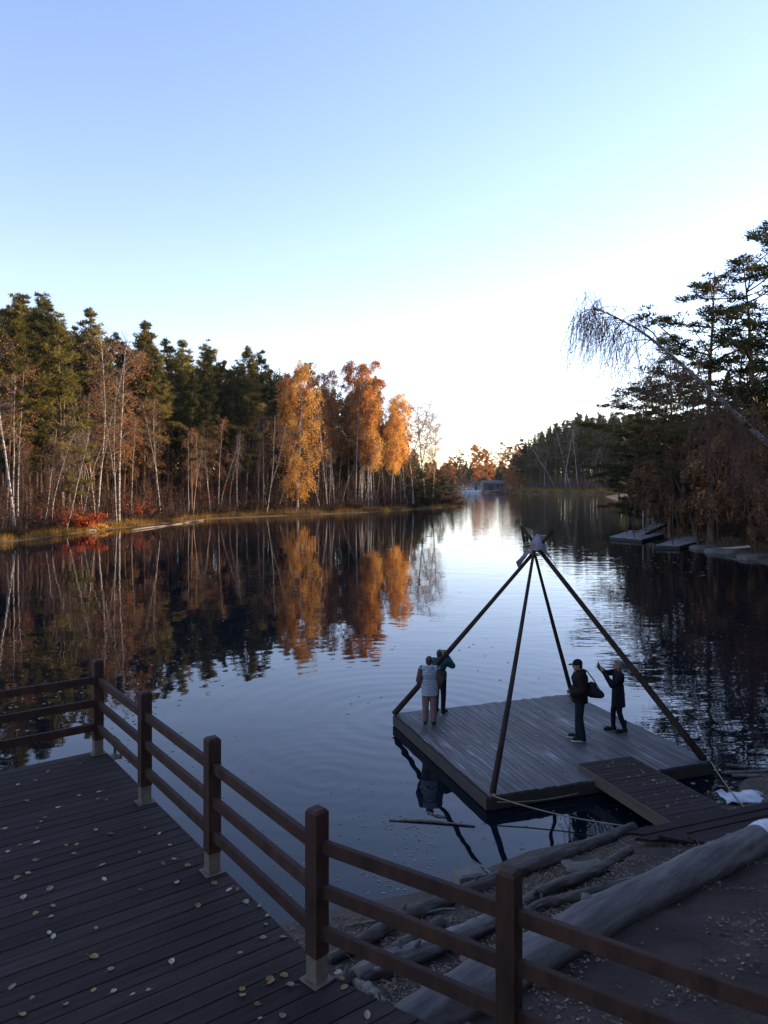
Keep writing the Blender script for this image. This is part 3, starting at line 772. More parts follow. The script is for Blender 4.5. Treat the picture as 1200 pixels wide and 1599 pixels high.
def leaf_quads(Cn, size, rg, hang=.6):
    """many small diamond leaves, tilted every way, hanging a little"""
    n = len(Cn)
    D = rg.normal(size=(n, 3)); D[:, 2] -= hang; D /= np.linalg.norm(D, axis=1, keepdims=True)
    S = np.cross(D, rg.normal(size=(n, 3))); S /= (np.linalg.norm(S, axis=1, keepdims=True) + 1e-9)
    l = size * rg.uniform(.6, 1.25, (n, 1)); w = l * .42
    return np.stack([Cn - D * l * .5, Cn + S * w, Cn + D * l * .5, Cn - S * w], 1).reshape(-1, 3)


def bent(p0, d, length, n, rg, curl, jit=.08):
    """polyline from p0 along d, direction drifting by curl each step"""
    pts = [np.array(p0, float)]; d = np.array(d, float); d /= np.linalg.norm(d)
    for i in range(n):
        d = d + np.array(curl) / n + rg.normal(size=3) * jit; d /= np.linalg.norm(d); pts.append(pts[-1] + d * length / n)
    return np.array(pts)


class Wood:
    """collects tubes for trunks and limbs quickly"""
    def __init__(s): s.V = []; s.Q = []; s.n = 0

    def tube(s, P, r0, r1, k=5):
        P = np.asarray(P); m = len(P); T = np.gradient(P, axis=0); T /= (np.linalg.norm(T, axis=1, keepdims=True) + 1e-9)
        ref = np.array([.31, .17, .93]) if abs(T[0][2]) < .85 else np.array([1., .13, .07])
        A = np.cross(T, ref); A /= (np.linalg.norm(A, axis=1, keepdims=True) + 1e-9); B = np.cross(T, A)
        R = np.linspace(r0, r1, m) if not hasattr(r0, '__len__') else np.asarray(r0)
        a = np.arange(k) * 2 * np.pi / k
        V = P[:, None, :] + R[:, None, None] * (np.cos(a)[None, :, None] * A[:, None, :] + np.sin(a)[None, :, None] * B[:, None, :])
        s.V.append(V.reshape(-1, 3)); i = np.arange(m - 1)[:, None] * k; j = np.arange(k)[None, :]; j2 = (j + 1) % k
        s.Q.append(np.stack([i + j, i + j2, i + k + j2, i + k + j], -1).reshape(-1, 4) + s.n); s.n += m * k

    def mesh(s, name, mat): return np_mesh(name, np.concatenate(s.V), np.concatenate(s.Q), mat, smooth=True)


def join_crown(name, wood, leafV, k, mats, rg, clump=None):
    """twigs (quads) and leaves (tris or quads) in one crown mesh"""
    V, Fq, mi, tn = [], [], [], []; n = 0
    me = bpy.data.meshes.new(name)
    loops, starts, mids = [], [], []
    st = 0
    if wood and wood.n:
        WV = np.concatenate(wood.V); WQ = np.concatenate(wood.Q); V.append(WV); tn.append(np.full(len(WV), .5)); loops.append(WQ.ravel())
        starts.append(np.arange(len(WQ)) * 4); mids.append(np.zeros(len(WQ), int)); st = WQ.size; n = len(WV)
    if len(leafV):
        V.append(leafV); nf = len(leafV) // k; t = rg.random(nf) if clump is None else np.clip(clump + rg.normal(size=nf) * .15, 0, 1)
        tn.append(np.repeat(t, k)); loops.append(np.arange(len(leafV)) + n); starts.append(st + np.arange(nf) * k); mids.append(np.ones(nf, int))
    V = np.concatenate(V).astype(np.float32); loops = np.concatenate(loops).astype(np.int32); starts = np.concatenate(starts).astype(np.int32); mids = np.concatenate(mids).astype(np.int32)
    me.vertices.add(len(V)); me.vertices.foreach_set('co', V.ravel()); me.loops.add(len(loops)); me.loops.foreach_set('vertex_index', loops)
    me.polygons.add(len(starts)); me.polygons.foreach_set('loop_start', starts); me.polygons.foreach_set('material_index', mids)
    for m in mats: me.materials.append(m)
    a = me.attributes.new('tone', 'FLOAT', 'POINT'); a.data.foreach_set('value', np.concatenate(tn).astype(np.float32))
    me.update(); me.validate(); return me


def pine_meshes(seed, H=20.0, c0=.42, spread=3.0, dens=1.0, needle='needle', plates=False, lop=0.0, tuft=.30, step=.55):
    rg = np.random.default_rng(seed)
    tp = bent((0, 0, -.3), (rg.normal() * .02, rg.normal() * .02, 1), H + .3, 10, rg, (rg.normal() * .05, rg.normal() * .05, 0), .012)
    tr = Wood(); r = np.linspace(.0105 * H, .02, 11); r[0] *= 1.25; tr.tube(tp, r, None, 9)
    # dead stubs below the crown
    zz = tp[:, 2]
    at_z = lambda z: np.array([np.interp(z, zz, tp[:, 0]), np.interp(z, zz, tp[:, 1]), z])
    for _ in range(14):
        z = rg.uniform(.2 * H, c0 * H + 1); a = rg.uniform(0, 6.28); tr.tube(bent(at_z(z), (math.cos(a), math.sin(a), rg.uniform(-.3, .25)), rg.uniform(.5, 1.6), 3, rg, (0, 0, -.2)), .022, .006, 3)
    wd = Wood(); Cn, Dn, Tn = [], [], []
    z = c0 * H
    while z < H * .985:
        t = (z - c0 * H) / (H * (1 - c0))
        prof = (1 - t) ** .85 * (.72 + .5 * min(1, t * 3.0)) + .06
        if plates: prof = .30 + .78 * math.sin(math.pi * min(1, .16 + t * .84)) * (1 if t > .12 else .7)
        nb = int(rg.integers(3, 6)) if not plates else int(rg.integers(2, 5))
        for b in range(nb):
            if rg.random() < (.34 if plates else .2): continue
            a = rg.uniform(0, 6.28); L = spread * prof * rg.uniform(.38, 1.32)
            if lop: L *= 1 + lop * math.cos(a - math.pi)
            up = .15 + .55 * t if not plates else rg.uniform(-.12, .30) + .35 * t
            p0 = at_z(z + rg.uniform(-.2, .2)); bp = bent(p0, (math.cos(a), math.sin(a), up + rg.normal() * .12), L, 5, rg, (0, 0, .25 if t > .25 else -.15), .09)
            wd.tube(bp, .018 + .013 * L, .008, 4)
            ncl = max(1, int(L * 3.1 + rg.random()))
            for c in range(ncl):
                f = rg.uniform(.32, 1.02); q = np.array([np.interp(f, np.linspace(0, 1, 6), bp[:, i]) for i in range(3)])
                side = np.array([-math.sin(a), math.cos(a), 0]) * rg.normal() * .22 * L * (1.15 - f) + np.array([0, 0, rg.uniform(-.05, .16)])
                q = q + side; rad = rg.uniform(.20, .44) * (.8 + .05 * spread) * (.5 + .5 * min(1, L / 1.3))
                m = int(26 * dens); O = rg.normal(size=(m, 3)); O /= np.linalg.norm(O, axis=1, keepdims=True); O *= rg.random((m, 1)) ** .4
                O *= np.array([rad, rad, rad * .52]); Cn.append(q + O)
                Dn.append(O * 1.2 / rad + rg.normal(size=(m, 3)) * .45 + np.array([0, 0, .45]) + np.array([math.cos(a), math.sin(a), 0]) * .3); Tn.append(np.full(m, rg.random()))
        z += rg.uniform(.75, 1.25) * step * (1.35 if plates else 1)
    Cn = np.concatenate(Cn); Dn = np.concatenate(Dn); Tn = np.concatenate(Tn)
    return tr.mesh('trunk', M['pine_bark']), join_crown('crown', wd, tris_at(Cn, Dn, tuft, tuft * .30, rg), 3, [M['pine_bark'], M[needle]], rg, Tn)


def birch_meshes(seed, H=18.0, spread=2.6, nleaf=9000, leaf='birch_gold', size=.16, c0=.28, fork=False, twig='twig', lean=0.0, weep=.8, twigs=3, thick=.006, limb='birch_bark', nb=34, spreadleaf=.15, hangl=1.0):
    rg = np.random.default_rng(seed)
    tr = Wood(); stems = []
    tp = bent((0, 0, -.3), (lean + rg.normal() * .04, rg.normal() * .05, 1), H + .3, 10, rg, (rg.normal() * .12 - lean * .4, rg.normal() * .1, 0), .03); stems.append((tp, 1.0))
    r = np.linspace(thick * H, .018, 11); r[0] *= 1.3; tr.tube(tp, r, None, 8)
    if fork:
        i0 = int(rg.integers(3, 5)); t2 = bent(tp[i0], (rg.choice((-1, 1)) * .22, rg.normal() * .12, 1), (H - tp[i0][2]) * .92, 8, rg, (0, 0, .2), .03); tr.tube(t2, thick * H * .55, .015, 7); stems.append((t2, .8))
    wd = Wood(); Q = []
    for st, wgt in stems:
        z0 = max(c0 * H, st[0][2] + .5)
        for b in range(int(nb * wgt)):
            f = (b + rg.random()) / (nb * wgt); z = z0 + (H * .97 - z0) * f; zz = st[:, 2]
            if z > zz[-1]: continue
            p0 = np.array([np.interp(z, zz, st[:, 0]), np.interp(z, zz, st[:, 1]), z]); a = rg.uniform(0, 6.28)
            t = (z - c0 * H) / (H * (1 - c0)); L = spread * (.35 + 1.5 * t ** .6 * (1 - t) ** .55) * rg.uniform(.7, 1.2) * (1 if len(stems) == 1 else .8)
            bp = bent(p0, (math.cos(a) * .8, math.sin(a) * .8, .95 + .4 * t), L, 5, rg, (math.cos(a) * .4, math.sin(a) * .4, -weep), .09)
            wd.tube(bp, .010 + .010 * L, .006, 4)
            for s in range(twigs):
                g = rg.uniform(.25, 1); q = np.array([np.interp(g, np.linspace(0, 1, 6), bp[:, i]) for i in range(3)]); a2 = a + rg.normal() * .9
                lt = rg.uniform(.5, 1.25) * (.4 + .28 * L); sp = bent(q, (math.cos(a2), math.sin(a2), .35 - .5 * weep), lt, 4, rg, (0, 0, -1.3 * weep), .12); wd.tube(sp, .011, .003, 3); Q.append(sp)
                for h in range(2):
                    q2 = sp[int(rg.integers(1, 5))]; s2 = bent(q2, (rg.normal() * .5, rg.normal() * .5, .2 - weep), rg.uniform(.35, .9) * hangl, 3, rg, (0, 0, -weep), .1); wd.tube(s2, .006, .003, 3); Q.append(np.concatenate([s2, s2[-1:]]))
    Q = np.array([q[:5] for q in Q]); n = nleaf
    k = rg.integers(0, len(Q), n); f = rg.uniform(0, 3.98, n); i = f.astype(int); fr = (f - i)[:, None]
    Cn = Q[k, i] * (1 - fr) + Q[k, i + 1] * fr + rg.normal(size=(n, 3)) * spreadleaf
    tones = rg.random(len(Q))[k]
    return tr.mesh('trunk', M[limb]), join_crown('crown', wd, leaf_quads(Cn, size, rg), 4, [M[twig], M[leaf]], rg, tones)


PROTO = {}


def proto(key, fn, H, **kw):
    PROTO[key] = (fn(H=H, **kw), H)


for i in range(6): proto('pine%d' % i, pine_meshes, 20, seed=100 + i, c0=(.44, .38, .32, .46, .40, .28)[i], spread=(2.9, 2.7, 3.1, 2.5, 2.8, 3.1)[i], dens=1.15, tuft=.34)
for i in range(3): proto('pinelit%d' % i, pine_meshes, 20, seed=140 + i, c0=(.38, .42, .34)[i], spread=(3.4, 3.0, 3.5)[i], needle='needle_sunlit', dens=1.15, tuft=.34)
proto('pinelow', pine_meshes, 20, seed=120, c0=.17, spread=3.3, needle='needle_sunlit', dens=1.15)
for i in range(3): proto('gold%d' % i, birch_meshes, 20, seed=200 + i, spread=(3.3, 2.8, 2.6)[i], nleaf=(25000, 19000, 16500)[i], c0=(.12, .34, .36)[i], size=.15, weep=1.25, nb=74, twigs=6, spreadleaf=.17, hangl=1.9)
for i in range(3): proto('rust%d' % i, birch_meshes, 20, seed=220 + i, spread=2.4, nleaf=(12000, 10000, 13000)[i], leaf='birch_rust', c0=.40, size=.18, fork=i == 1, twigs=4)
for i in range(3): proto('bare%d' % i, birch_meshes, 18, seed=240 + i, spread=(2.6, 3.2, 2.8)[i], nleaf=(1900, 1200, 1000)[i], leaf='birch_rust', c0=.36, size=.13, fork=i != 0, twigs=6, twig='pale_twig', weep=.55, nb=40)
proto('bare3', birch_meshes, 18, seed=250, spread=3.4, nleaf=1600, leaf='birch_rust', c0=.25, size=.16, fork=True, twigs=9, twig='twig', weep=.4, nb=50, thick=.007)
for i in range(3): proto('sapling%d' % i, birch_meshes, 11, seed=260 + i, spread=1.3, nleaf=70, leaf='birch_brown', c0=.5, size=.12, lean=(.12, -.16, .05)[i], twigs=3, twig='pale_twig', nb=18, thick=.0048, fork=i == 2)
for i in range(2): proto('snag%d' % i, birch_meshes, 9, seed=280 + i, spread=1.0, nleaf=160, leaf='scrub_leaf', c0=.4, size=.14, lean=(.08, -.1)[i], twigs=3, nb=16, thick=.006, limb='thicket')
for i in range(3): proto('far%d' % i, birch_meshes, 20, seed=300 + i, spread=3.4, nleaf=7000, leaf='birch_rust', c0=.12, size=.36, twigs=3)
for i in range(3): proto('weep%d' % i, birch_meshes, 12, seed=320 + i, spread=(3.8, 3.5, 3.6)[i], nleaf=(12000, 11000, 11000)[i], leaf='birch_brown', c0=.22, size=.15, weep=1.6, twigs=8, nb=38, limb='thicket', spreadleaf=.05, thick=.006)
for i in range(4): proto('plate%d' % i, pine_meshes, 20, seed=340 + i, c0=(.32, .30, .38, .45)[i], spread=(4.4, 4.9, 4.6, 4.0)[i], plates=True, dens=1.25, tuft=.26)
for i in range(2): proto('spruce%d' % i, pine_meshes, 10, seed=360 + i, c0=.10, spread=2.4, dens=1.1, step=.42, tuft=.24)

NT = [0]


def plant(key, x, y, H, name, label, cat='tree', group=None, rz=None, lean=(0, 0), wide=1.0, z=None):
    (tm, cm), H0 = PROTO[key]; NT[0] += 1; rg = random.Random(NT[0] * 17)
    o = empty(name, (x, y, (gz(x, y) if z is None else z) - .05), rg.uniform(0, 6.28) if rz is None else rz)
    s = H / H0; o.scale = (s * wide, s * wide, s)
    if lean != (0, 0): o.rotation_euler = (lean[0], lean[1], o.rotation_euler.z)
    link('trunk', tm, o); link('crown', cm, o); tag(o, label, cat, group); return o


def leftshore(px):
    xs = [0, 80, 170, 250, 330, 420, 500, 600, 680, 720]; ys = [849, 839, 827, 818.5, 810.5, 806.5, 803.5, 799, 793.5, 791]
    return F * CAMZ / (np.interp(px, xs, ys) - HY)


def put(key, px, top, back, name, label, **kw):
    """tree on the left bank: pixel column, pixel row of its top, metres behind the shoreline"""
    d = leftshore(px) + back; x = (px - HX) / F * d; g = gz(x, d)
    H = CAMZ + (HY - top) / F * d - g
    return plant(key, x, d, H, name, label, **kw)


PT = 'tall dark green pines along the left bank'
# ---- featured trees of the left bank, from the photograph's left to its right
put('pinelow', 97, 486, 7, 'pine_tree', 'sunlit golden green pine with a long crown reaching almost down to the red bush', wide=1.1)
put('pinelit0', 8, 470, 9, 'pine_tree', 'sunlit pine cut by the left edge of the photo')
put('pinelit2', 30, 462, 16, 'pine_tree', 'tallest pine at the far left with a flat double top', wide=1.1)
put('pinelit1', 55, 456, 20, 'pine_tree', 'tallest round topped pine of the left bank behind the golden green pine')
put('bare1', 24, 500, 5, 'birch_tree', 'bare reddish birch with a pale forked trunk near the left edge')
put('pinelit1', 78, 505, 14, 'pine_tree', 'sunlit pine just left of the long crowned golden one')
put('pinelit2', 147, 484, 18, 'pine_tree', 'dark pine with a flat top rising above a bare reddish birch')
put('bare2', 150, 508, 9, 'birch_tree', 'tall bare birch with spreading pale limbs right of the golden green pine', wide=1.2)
put('bare0', 186, 545, 4, 'birch_tree', 'rusty twigged birch with a crooked white trunk standing at the shore', wide=1.25)
for (px, top, key, b) in ((190, 500, 'pinelit0', 16), (222, 503, 'pinelit2', 15), (243, 545, 'pinelit1', 10), (265, 524, 'pine0', 15), (290, 532, 'pinelit2', 18), (312, 560, 'pine5', 9), (330, 524, 'pinelit0', 14), (352, 548, 'pine3', 18), (384, 543, 'pinelit1', 9), (404, 548, 'pine4', 12), (425, 572, 'pine2', 16), (370, 575, 'pine5', 7), (170, 530, 'pine5', 13), (125, 512, 'pine4', 22), (300, 575, 'pine1', 5)):
    put(key, px, top, b, 'pine_tree', 'tall dark green pine standing among many on the left bank', group=PT)
put('gold0', 466, 566, 4, 'birch_tree', 'brightest orange birch with leaves hanging almost to the ground', wide=1.0)
put('pine1', 482, 562, 16, 'pine_tree', 'dark pine tip peeking over the orange birches')
put('rust0', 448, 580, 10, 'birch_tree', 'rusty birch half hidden behind the brightest orange birch')
put('rust1', 522, 572, 9, 'birch_tree', 'forked rusty birch right of the brightest orange birch')
put('rust2', 543, 568, 14, 'birch_tree', 'tallest rusty birch in the middle of the birch stand')
put('gold1', 582, 586, 5, 'birch_tree', 'bright orange birch with a high crown and white trunk at the middle of the stand')
put('rust0', 560, 566, 10, 'birch_tree', 'thin rusty birch reaching above the high orange crown')
put('gold2', 612, 612, 6, 'birch_tree', 'smaller orange birch at the right side of the birch stand')
put('rust2', 600, 600, 12, 'birch_tree', 'rusty birch behind the smaller orange birch')
put('rust1', 632, 622, 9, 'birch_tree', 'rusty birch before the bare trees at the end of the stand')
put('pinelit0', 592, 620, 18, 'pine_tree', 'sunlit pine showing through the birch stand')
put('bare3', 646, 618, 5, 'birch_tree', 'bare birch with many thin stems against the bright sky', wide=1.2)
put('bare3', 664, 632, 9, 'birch_tree', 'outermost bare birch of the left bank with wispy twigs', wide=1.35)
put('bare3', 676, 650, 7, 'birch_tree', 'slim bare birch behind the thin stemmed one')
rg = random.Random(43)
for i in range(15):
    px = rg.uniform(505, 640); b = rg.uniform(4, 13); top = np.interp(px, [500, 560, 600, 640], [590, 582, 606, 636]) + rg.uniform(0, 34)
    put('rust%d' % (i % 3) if i % 3 else 'bare%d' % (i % 2), px, top, b, 'birch_tree', 'slim white stemmed birch in the orange stand', group='slim birches in the orange stand', wide=.8)
for i in range(11):
    px = rg.uniform(-10, 425); b = rg.uniform(3, 9); top = np.interp(px, [0, 150, 250, 425], [540, 575, 610, 630]) + rg.uniform(0, 60)
    put(('bare0', 'bare2', 'bare1', 'bare0')[i % 4], px, top, b, 'birch_tree', 'reddish bare birch at the front of the left bank wood', group='bare birches at the front of the left bank wood', wide=.85)
rg = random.Random(42)
for i in range(36):                                                    # white stems between the trees
    px = 20 + 620 * rg.random() ** .75; b = rg.uniform(2, 11); tall = rg.uniform(9, 16)
    d = leftshore(px) + b; x = (px - HX) / F * d
    plant('sapling%d' % (rg.randrange(2) if rg.random() < .8 else 2), x, d, tall, 'birch_sapling', 'thin white stemmed young birch in the left bank wood', group='thin birches in the left bank wood', lean=(rg.uniform(-.06, .06), rg.uniform(-.12, .12)))
for i in range(60):
    px = rg.uniform(-60, 640); b = rg.uniform(2.5, 16)
    d = leftshore(max(0, px)) + b; x = (px - HX) / F * d
    plant('snag%d' % rg.randrange(2), x, d, rg.uniform(5, 10), 'young_tree', 'thin dark leafless young tree in the left bank wood', group='leafless young trees in the left bank wood')
# lower storey: pines deeper in the wood close the view under the crowns
for i in range(72):
    px = rg.uniform(-90, 600); b = rg.uniform(12, 46)
    top = np.interp(px, [0, 60, 150, 250, 400, 480, 600], [470, 465, 500, 530, 560, 590, 650]) + rg.uniform(8, 45)
    put('pine%d' % rg.randrange(6), px, top, b, 'pine_tree', 'dark pine trunk and crown deep in the left bank wood', group='pines deep in the left bank wood')
for (px, top, b, k_) in ((655, 735, 5, 'spruce0'), (690, 732, 9, 'spruce1'), (676, 745, 4, 'spruce0'), (706, 745, 14, 'spruce1'), (640, 728, 12, 'spruce1')):
    put(k_, px, top, b, 'bush_tree', 'low dark bushy conifer at the end of the left bank', group='bushy conifers at the end of the left bank', wide=1.5)

# ---- far end of the lake
for (px, top, d, k_) in ((706, 722, 400, 'far2'), (718, 700, 410, 'plate3'), (724, 712, 398, 'far1'), (742, 695, 395, 'far0'), (752, 697, 402, 'far2'), (762, 700, 396, 'far1'), (772, 698, 420, 'plate3'), (784, 690, 372, 'plate0'), (795, 694, 358, 'far0'), (806, 705, 350, 'far1'), (690, 728, 405, 'far0')):
    x = (px - HX) / F * d; g = gz(x, d); H = CAMZ + (HY - top) / F * d - g
    nm = 'birch_tree' if k_.startswith('far') else 'pine_tree'
    plant(k_, x, d, H, nm, 'orange brown birch at the far end of the lake' if nm[0] == 'b' else 'dark pine among the orange birches at the far end of the lake', group='birches at the far end of the lake' if nm[0] == 'b' else 'pines at the far end of the lake', wide=1.25)
for i in range(26):
    d = rg.uniform(410, 470); px = rg.uniform(640, 860); x = (px - HX) / F * d
    H = CAMZ + (HY - rg.uniform(712, 728)) / F * d - gz(x, d)
    plant('far%d' % rg.randrange(3), x, d, H, 'birch_tree', 'orange brown birch at the far end of the lake', group='birches at the far end of the lake', wide=1.3)
# ---- far right bank
for i in range(86):
    px = rg.uniform(802, 1010); d = np.interp(px, [800, 830, 900, 1010], [345, 318, 306, 300]) + rg.uniform(3, 26) + (8 if i % 2 else 0)
    top = np.interp(px, [800, 825, 850, 880, 905, 960, 1010], [698, 682, 664, 655, 643, 645, 640]) + rg.uniform(0, 26) + (14 if i % 3 == 0 else 0)
    x = (px - HX) / F * d; H = max(10, CAMZ + (HY - top) / F * d - gz(x, d))
    plant('pine%d' % rg.randrange(6), x, d, H, 'pine_tree', 'dark pine of the shaded wood on the far right bank', group='pines on the far right bank', wide=1.15)
for (px, top, H_, ln) in ((868, 690, 20, (0, -.42)), (884, 665, 24, (0, .05)), (893, 672, 22, (0, -.10)), (905, 668, 23, (0, .04)), (915, 690, 17, (0, -.2)), (930, 680, 20, (0, .1)), (850, 700, 17, (0, -.15))):
    d = np.interp(px, [800, 830, 900, 1010], [345, 318, 306, 300]) + 2; x = (px - HX) / F * d
    plant('sapling%d' % (px % 2), x, d, H_ * 1.15, 'birch_tree', 'white bare birch leaning out over the water from the far right bank' if ln[1] < -.3 else 'white bare birch against the dark pines of the far right bank', group=None if ln[1] < -.3 else 'bare birches on the far right bank', lean=ln, wide=1.0)
for (px, top) in ((800, 735), (812, 728), (822, 742), (836, 746), (792, 742)):
    d = 330; x = (px - HX) / F * d; plant('far%d' % (px % 3), x, d + 4, (CAMZ + (HY - top) / F * d) * 1.0, 'birch_tree', 'rust brown low birch at the foot of the far right bank', group='low birches at the foot of the far right bank', wide=1.5)

# ---- near right bank
def rput(key, px, top, d, name, label, **kw):
    x = (px - HX) / F * d; H = CAMZ + (HY - top) / F * d - gz(x, d); return plant(key, x, d, H, name, label, **kw)


rput('plate0', 1112, 428, 66, 'pine_tree', 'tall pine with layered plates of branches behind the leaning birch', rz=2.6, wide=1.5)
rput('plate1', 1196, 392, 60, 'pine_tree', 'large dark pine cut by the right edge of the photo', rz=2.2, wide=1.5)
rput('plate2', 1300, 290, 49, 'pine_tree', 'huge pine outside the right edge with one twig in view', rz=.4)
rput('plate1', 1030, 600, 84, 'pine_tree', 'lower spreading pine left of the layered pine', rz=4.0, wide=1.8)
rput('plate2', 1066, 545, 76, 'pine_tree', 'middle sized pine under the leaning birch', rz=5.1, wide=1.7)
rput('plate1', 1012, 592, 82, 'pine_tree', 'low wide pine farthest left on the near right bank', rz=.7, wide=2.1)
rput('plate0', 1046, 520, 74, 'pine_tree', 'slim pine just left of the layered pine', rz=5.6, wide=1.0)
rput('spruce0', 984, 688, 104, 'spruce_tree', 'dark spruce standing farthest left on the near right shore', wide=1.6)
rput('weep1', 1022, 668, 86, 'birch_tree', 'weeping brown birch farthest left on the right bank', wide=1.0)
rput('plate0', 1150, 520, 72, 'pine_tree', 'dark pine between the layered pine and the right edge', rz=3.0, wide=1.6)
rput('spruce0', 1040, 706, 78, 'spruce_tree', 'small dark spruce above the wooden stairs', wide=1.3)
rput('spruce1', 1085, 722, 72, 'spruce_tree', 'small dark spruce right of the stairs behind the leaning black trunk', wide=1.2)
rput('weep1', 1062, 660, 69, 'birch_tree', 'weeping brown birch above the second dock', wide=1.25)
rput('weep2', 1120, 650, 61, 'birch_tree', 'weeping brown birch above the stones', wide=1.2)
rput('weep0', 1175, 640, 55, 'birch_tree', 'weeping brown birch hanging low at the right edge', wide=1.2)
rput('weep1', 1225, 640, 49, 'birch_tree', 'weeping brown birch half outside the right edge', wide=1.2)
rput('weep2', 1150, 690, 74, 'birch_tree', 'weeping brown birch behind the others on the slope', wide=1.3)
rput('weep0', 1090, 690, 86, 'birch_tree', 'weeping brown birch deep on the slope behind the spruces', wide=1.3)
for i in range(34):
    px = rg.uniform(965, 1300); d = rg.uniform(85, 150) + max(0, (1010 - px)) * 1.6
    top = np.interp(px, [960, 1000, 1060, 1150, 1300], [652, 640, 622, 590, 520]) + rg.uniform(0, 60)
    rput('pine%d' % rg.randrange(6) if rg.random() < .6 else 'plate%d' % rg.randrange(4), px, top, d, 'pine_tree', 'dark pine deep in the wood on the near right bank', group='pines deep in the right bank wood')
n_ = 0
while n_ < 46:                                                         # the wood goes on past the right edge and shades the shore
    a = rg.uniform(30, 76); d = rg.uniform(22, 92); x = math.sin(math.radians(a)) * d; y = math.cos(math.radians(a)) * d
    if float(sdist([x], [y])[0]) < 2: continue
    n_ += 1; plant('plate%d' % rg.randrange(4), x, y, rg.uniform(19, 26), 'pine_tree', 'tall pine just past the right edge of the photo', group='pines past the right edge', wide=1.35)

# the birch leaning far out over the water
B = [atd(1330, 845, 44), atd(1290, 775, 43.5), atd(1245, 727, 43), atd(1195, 690, 42.3), atd(1120, 618, 41.5), atd(1060, 565, 41), atd(1010, 522, 40.5), atd(965, 496, 40), atd(925, 480, 39.6)]
rgn = np.random.default_rng(77)
ln_root = empty('birch_tree', (B[0].x, B[0].y, gz(B[0].x, B[0].y))); tag(ln_root, 'white birch leaning far out over the water with drooping bare twigs', 'tree')
BP = np.array([list(p) for p in B]); BP[0, 2] = gz(BP[0, 0], BP[0, 1]) - .2
BP = np.array([[np.interp(t, range(9), BP[:, k]) for k in range(3)] for t in np.linspace(0, 8, 33)])
for _ in range(3): BP[1:-1] = (BP[:-2] + BP[1:-1] * 2 + BP[2:]) / 4
tw = Wood(); tw.tube(BP, np.linspace(.23, .018, 33), None, 10)
o = link('trunk', tw.mesh('trunk', M['birch_bark']), ln_root); o.matrix_parent_inverse = Matrix.Translation(-Vector(ln_root.location))
wd = Wood(); Q = []; QT = []
for b in range(60):
    f = rgn.uniform(.34, 1.0); i = f * 32; p0 = np.array([np.interp(i, range(33), BP[:, k]) for k in range(3)])
    L = rgn.uniform(1.2, 3.2) * (1.25 - .75 * f) + .5; dirv = np.array([-.45 + rgn.normal() * .5, rgn.normal() * .6, .55 + rgn.normal() * .35])
    bp = bent(p0, dirv, L, 5, rgn, (-.3, 0, -1.5), .10); wd.tube(bp, .008 + .011 * L, .007, 4)
    for s in range(13):
        q = np.array([np.interp(rgn.uniform(.2, 1) * 5, range(6), bp[:, k]) for k in range(3)]); lt = rgn.uniform(1.0, 4.6) * (.55 + .5 * min(1, L / 2.5))
        s2 = bent(q, (rgn.normal() * .35 - .1, rgn.normal() * .35, -.5), lt, 5, rgn, (0, 0, -1.4), .07); wd.tube(s2, .012, .005, 3); Q.append(s2); QT.append(rgn.random())
Q = np.array(Q); n = 7500; k_ = rgn.integers(0, len(Q), n); f = rgn.uniform(0, 4.98, n); i = f.astype(int); fr = (f - i)[:, None]
Cn = Q[k_, i] * (1 - fr) + Q[k_, i + 1] * fr + rgn.normal(size=(n, 3)) * .04
o = link('crown', join_crown('crown', wd, leaf_quads(Cn, .06, rgn, 1.2), 4, [M['twig'], M['birch_brown']], rgn, np.array(QT)[k_]), ln_root); o.matrix_parent_inverse = Matrix.Translation(-Vector(ln_root.location))


def snagtree(name, label, pts, r0, mat, nb=10, cat='tree', seed=1):
    rg_ = np.random.default_rng(seed); P_ = np.array([list(p) for p in pts]); P_ = np.array([[np.interp(t, range(len(P_)), P_[:, k]) for k in range(3)] for t in np.linspace(0, len(P_) - 1, 17)])
    for _ in range(2): P_[1:-1] = (P_[:-2] + P_[1:-1] * 2 + P_[2:]) / 4
    root = empty(name, P_[0]); tag(root, label, cat); inv = Matrix.Translation(-Vector(P_[0]))
    t_ = Wood(); t_.tube(P_, np.linspace(r0, .03, 17), None, 8); o_ = link('trunk', t_.mesh('trunk', M[mat]), root); o_.matrix_parent_inverse = inv
    w_ = Wood()
    for _ in range(nb):
        q = P_[int(rg_.integers(5, 17))]; bp = bent(q, (rg_.normal(), rg_.normal() * .6, .4 + rg_.normal() * .5), rg_.uniform(.8, 2.6), 4, rg_, (0, 0, -.3), .15); w_.tube(bp, .03, .008, 4)
        for _ in range(3): q2 = bp[int(rg_.integers(1, 5))]; w_.tube(bent(q2, (rg_.normal(), rg_.normal(), rg_.normal() * .6), rg_.uniform(.3, 1), 3, rg_, (0, 0, -.3), .15), .012, .004, 3)
    o_ = link('crown', w_.mesh('crown', M[mat]), root); o_.matrix_parent_inverse = inv


snagtree('dead_tree', 'leaning black trunk above the second dock with a pale broken top', [bank(1092, 852), atd(1078, 800, 68), atd(1056, 750, 69), atd(1040, 716, 70)], .20, 'thicket', 9, seed=2)
snagtree('dead_tree', 'bare pale tree arching out from the right bank above the stairs', [atd(1020, 800, 96), atd(1000, 730, 96), atd(984, 700, 95), atd(966, 672, 94), atd(945, 660, 93)], .22, 'pale_twig', 14, seed=3)
snagtree('dead_tree', 'pale dead tree fallen outward over the water at the end of the left bank', [atd(585, 792, 152), atd(605, 775, 152), atd(640, 757, 151), atd(668, 748, 150)], .26, 'pale_twig', 8, seed=4)

# ---- undergrowth, grass, shrubs


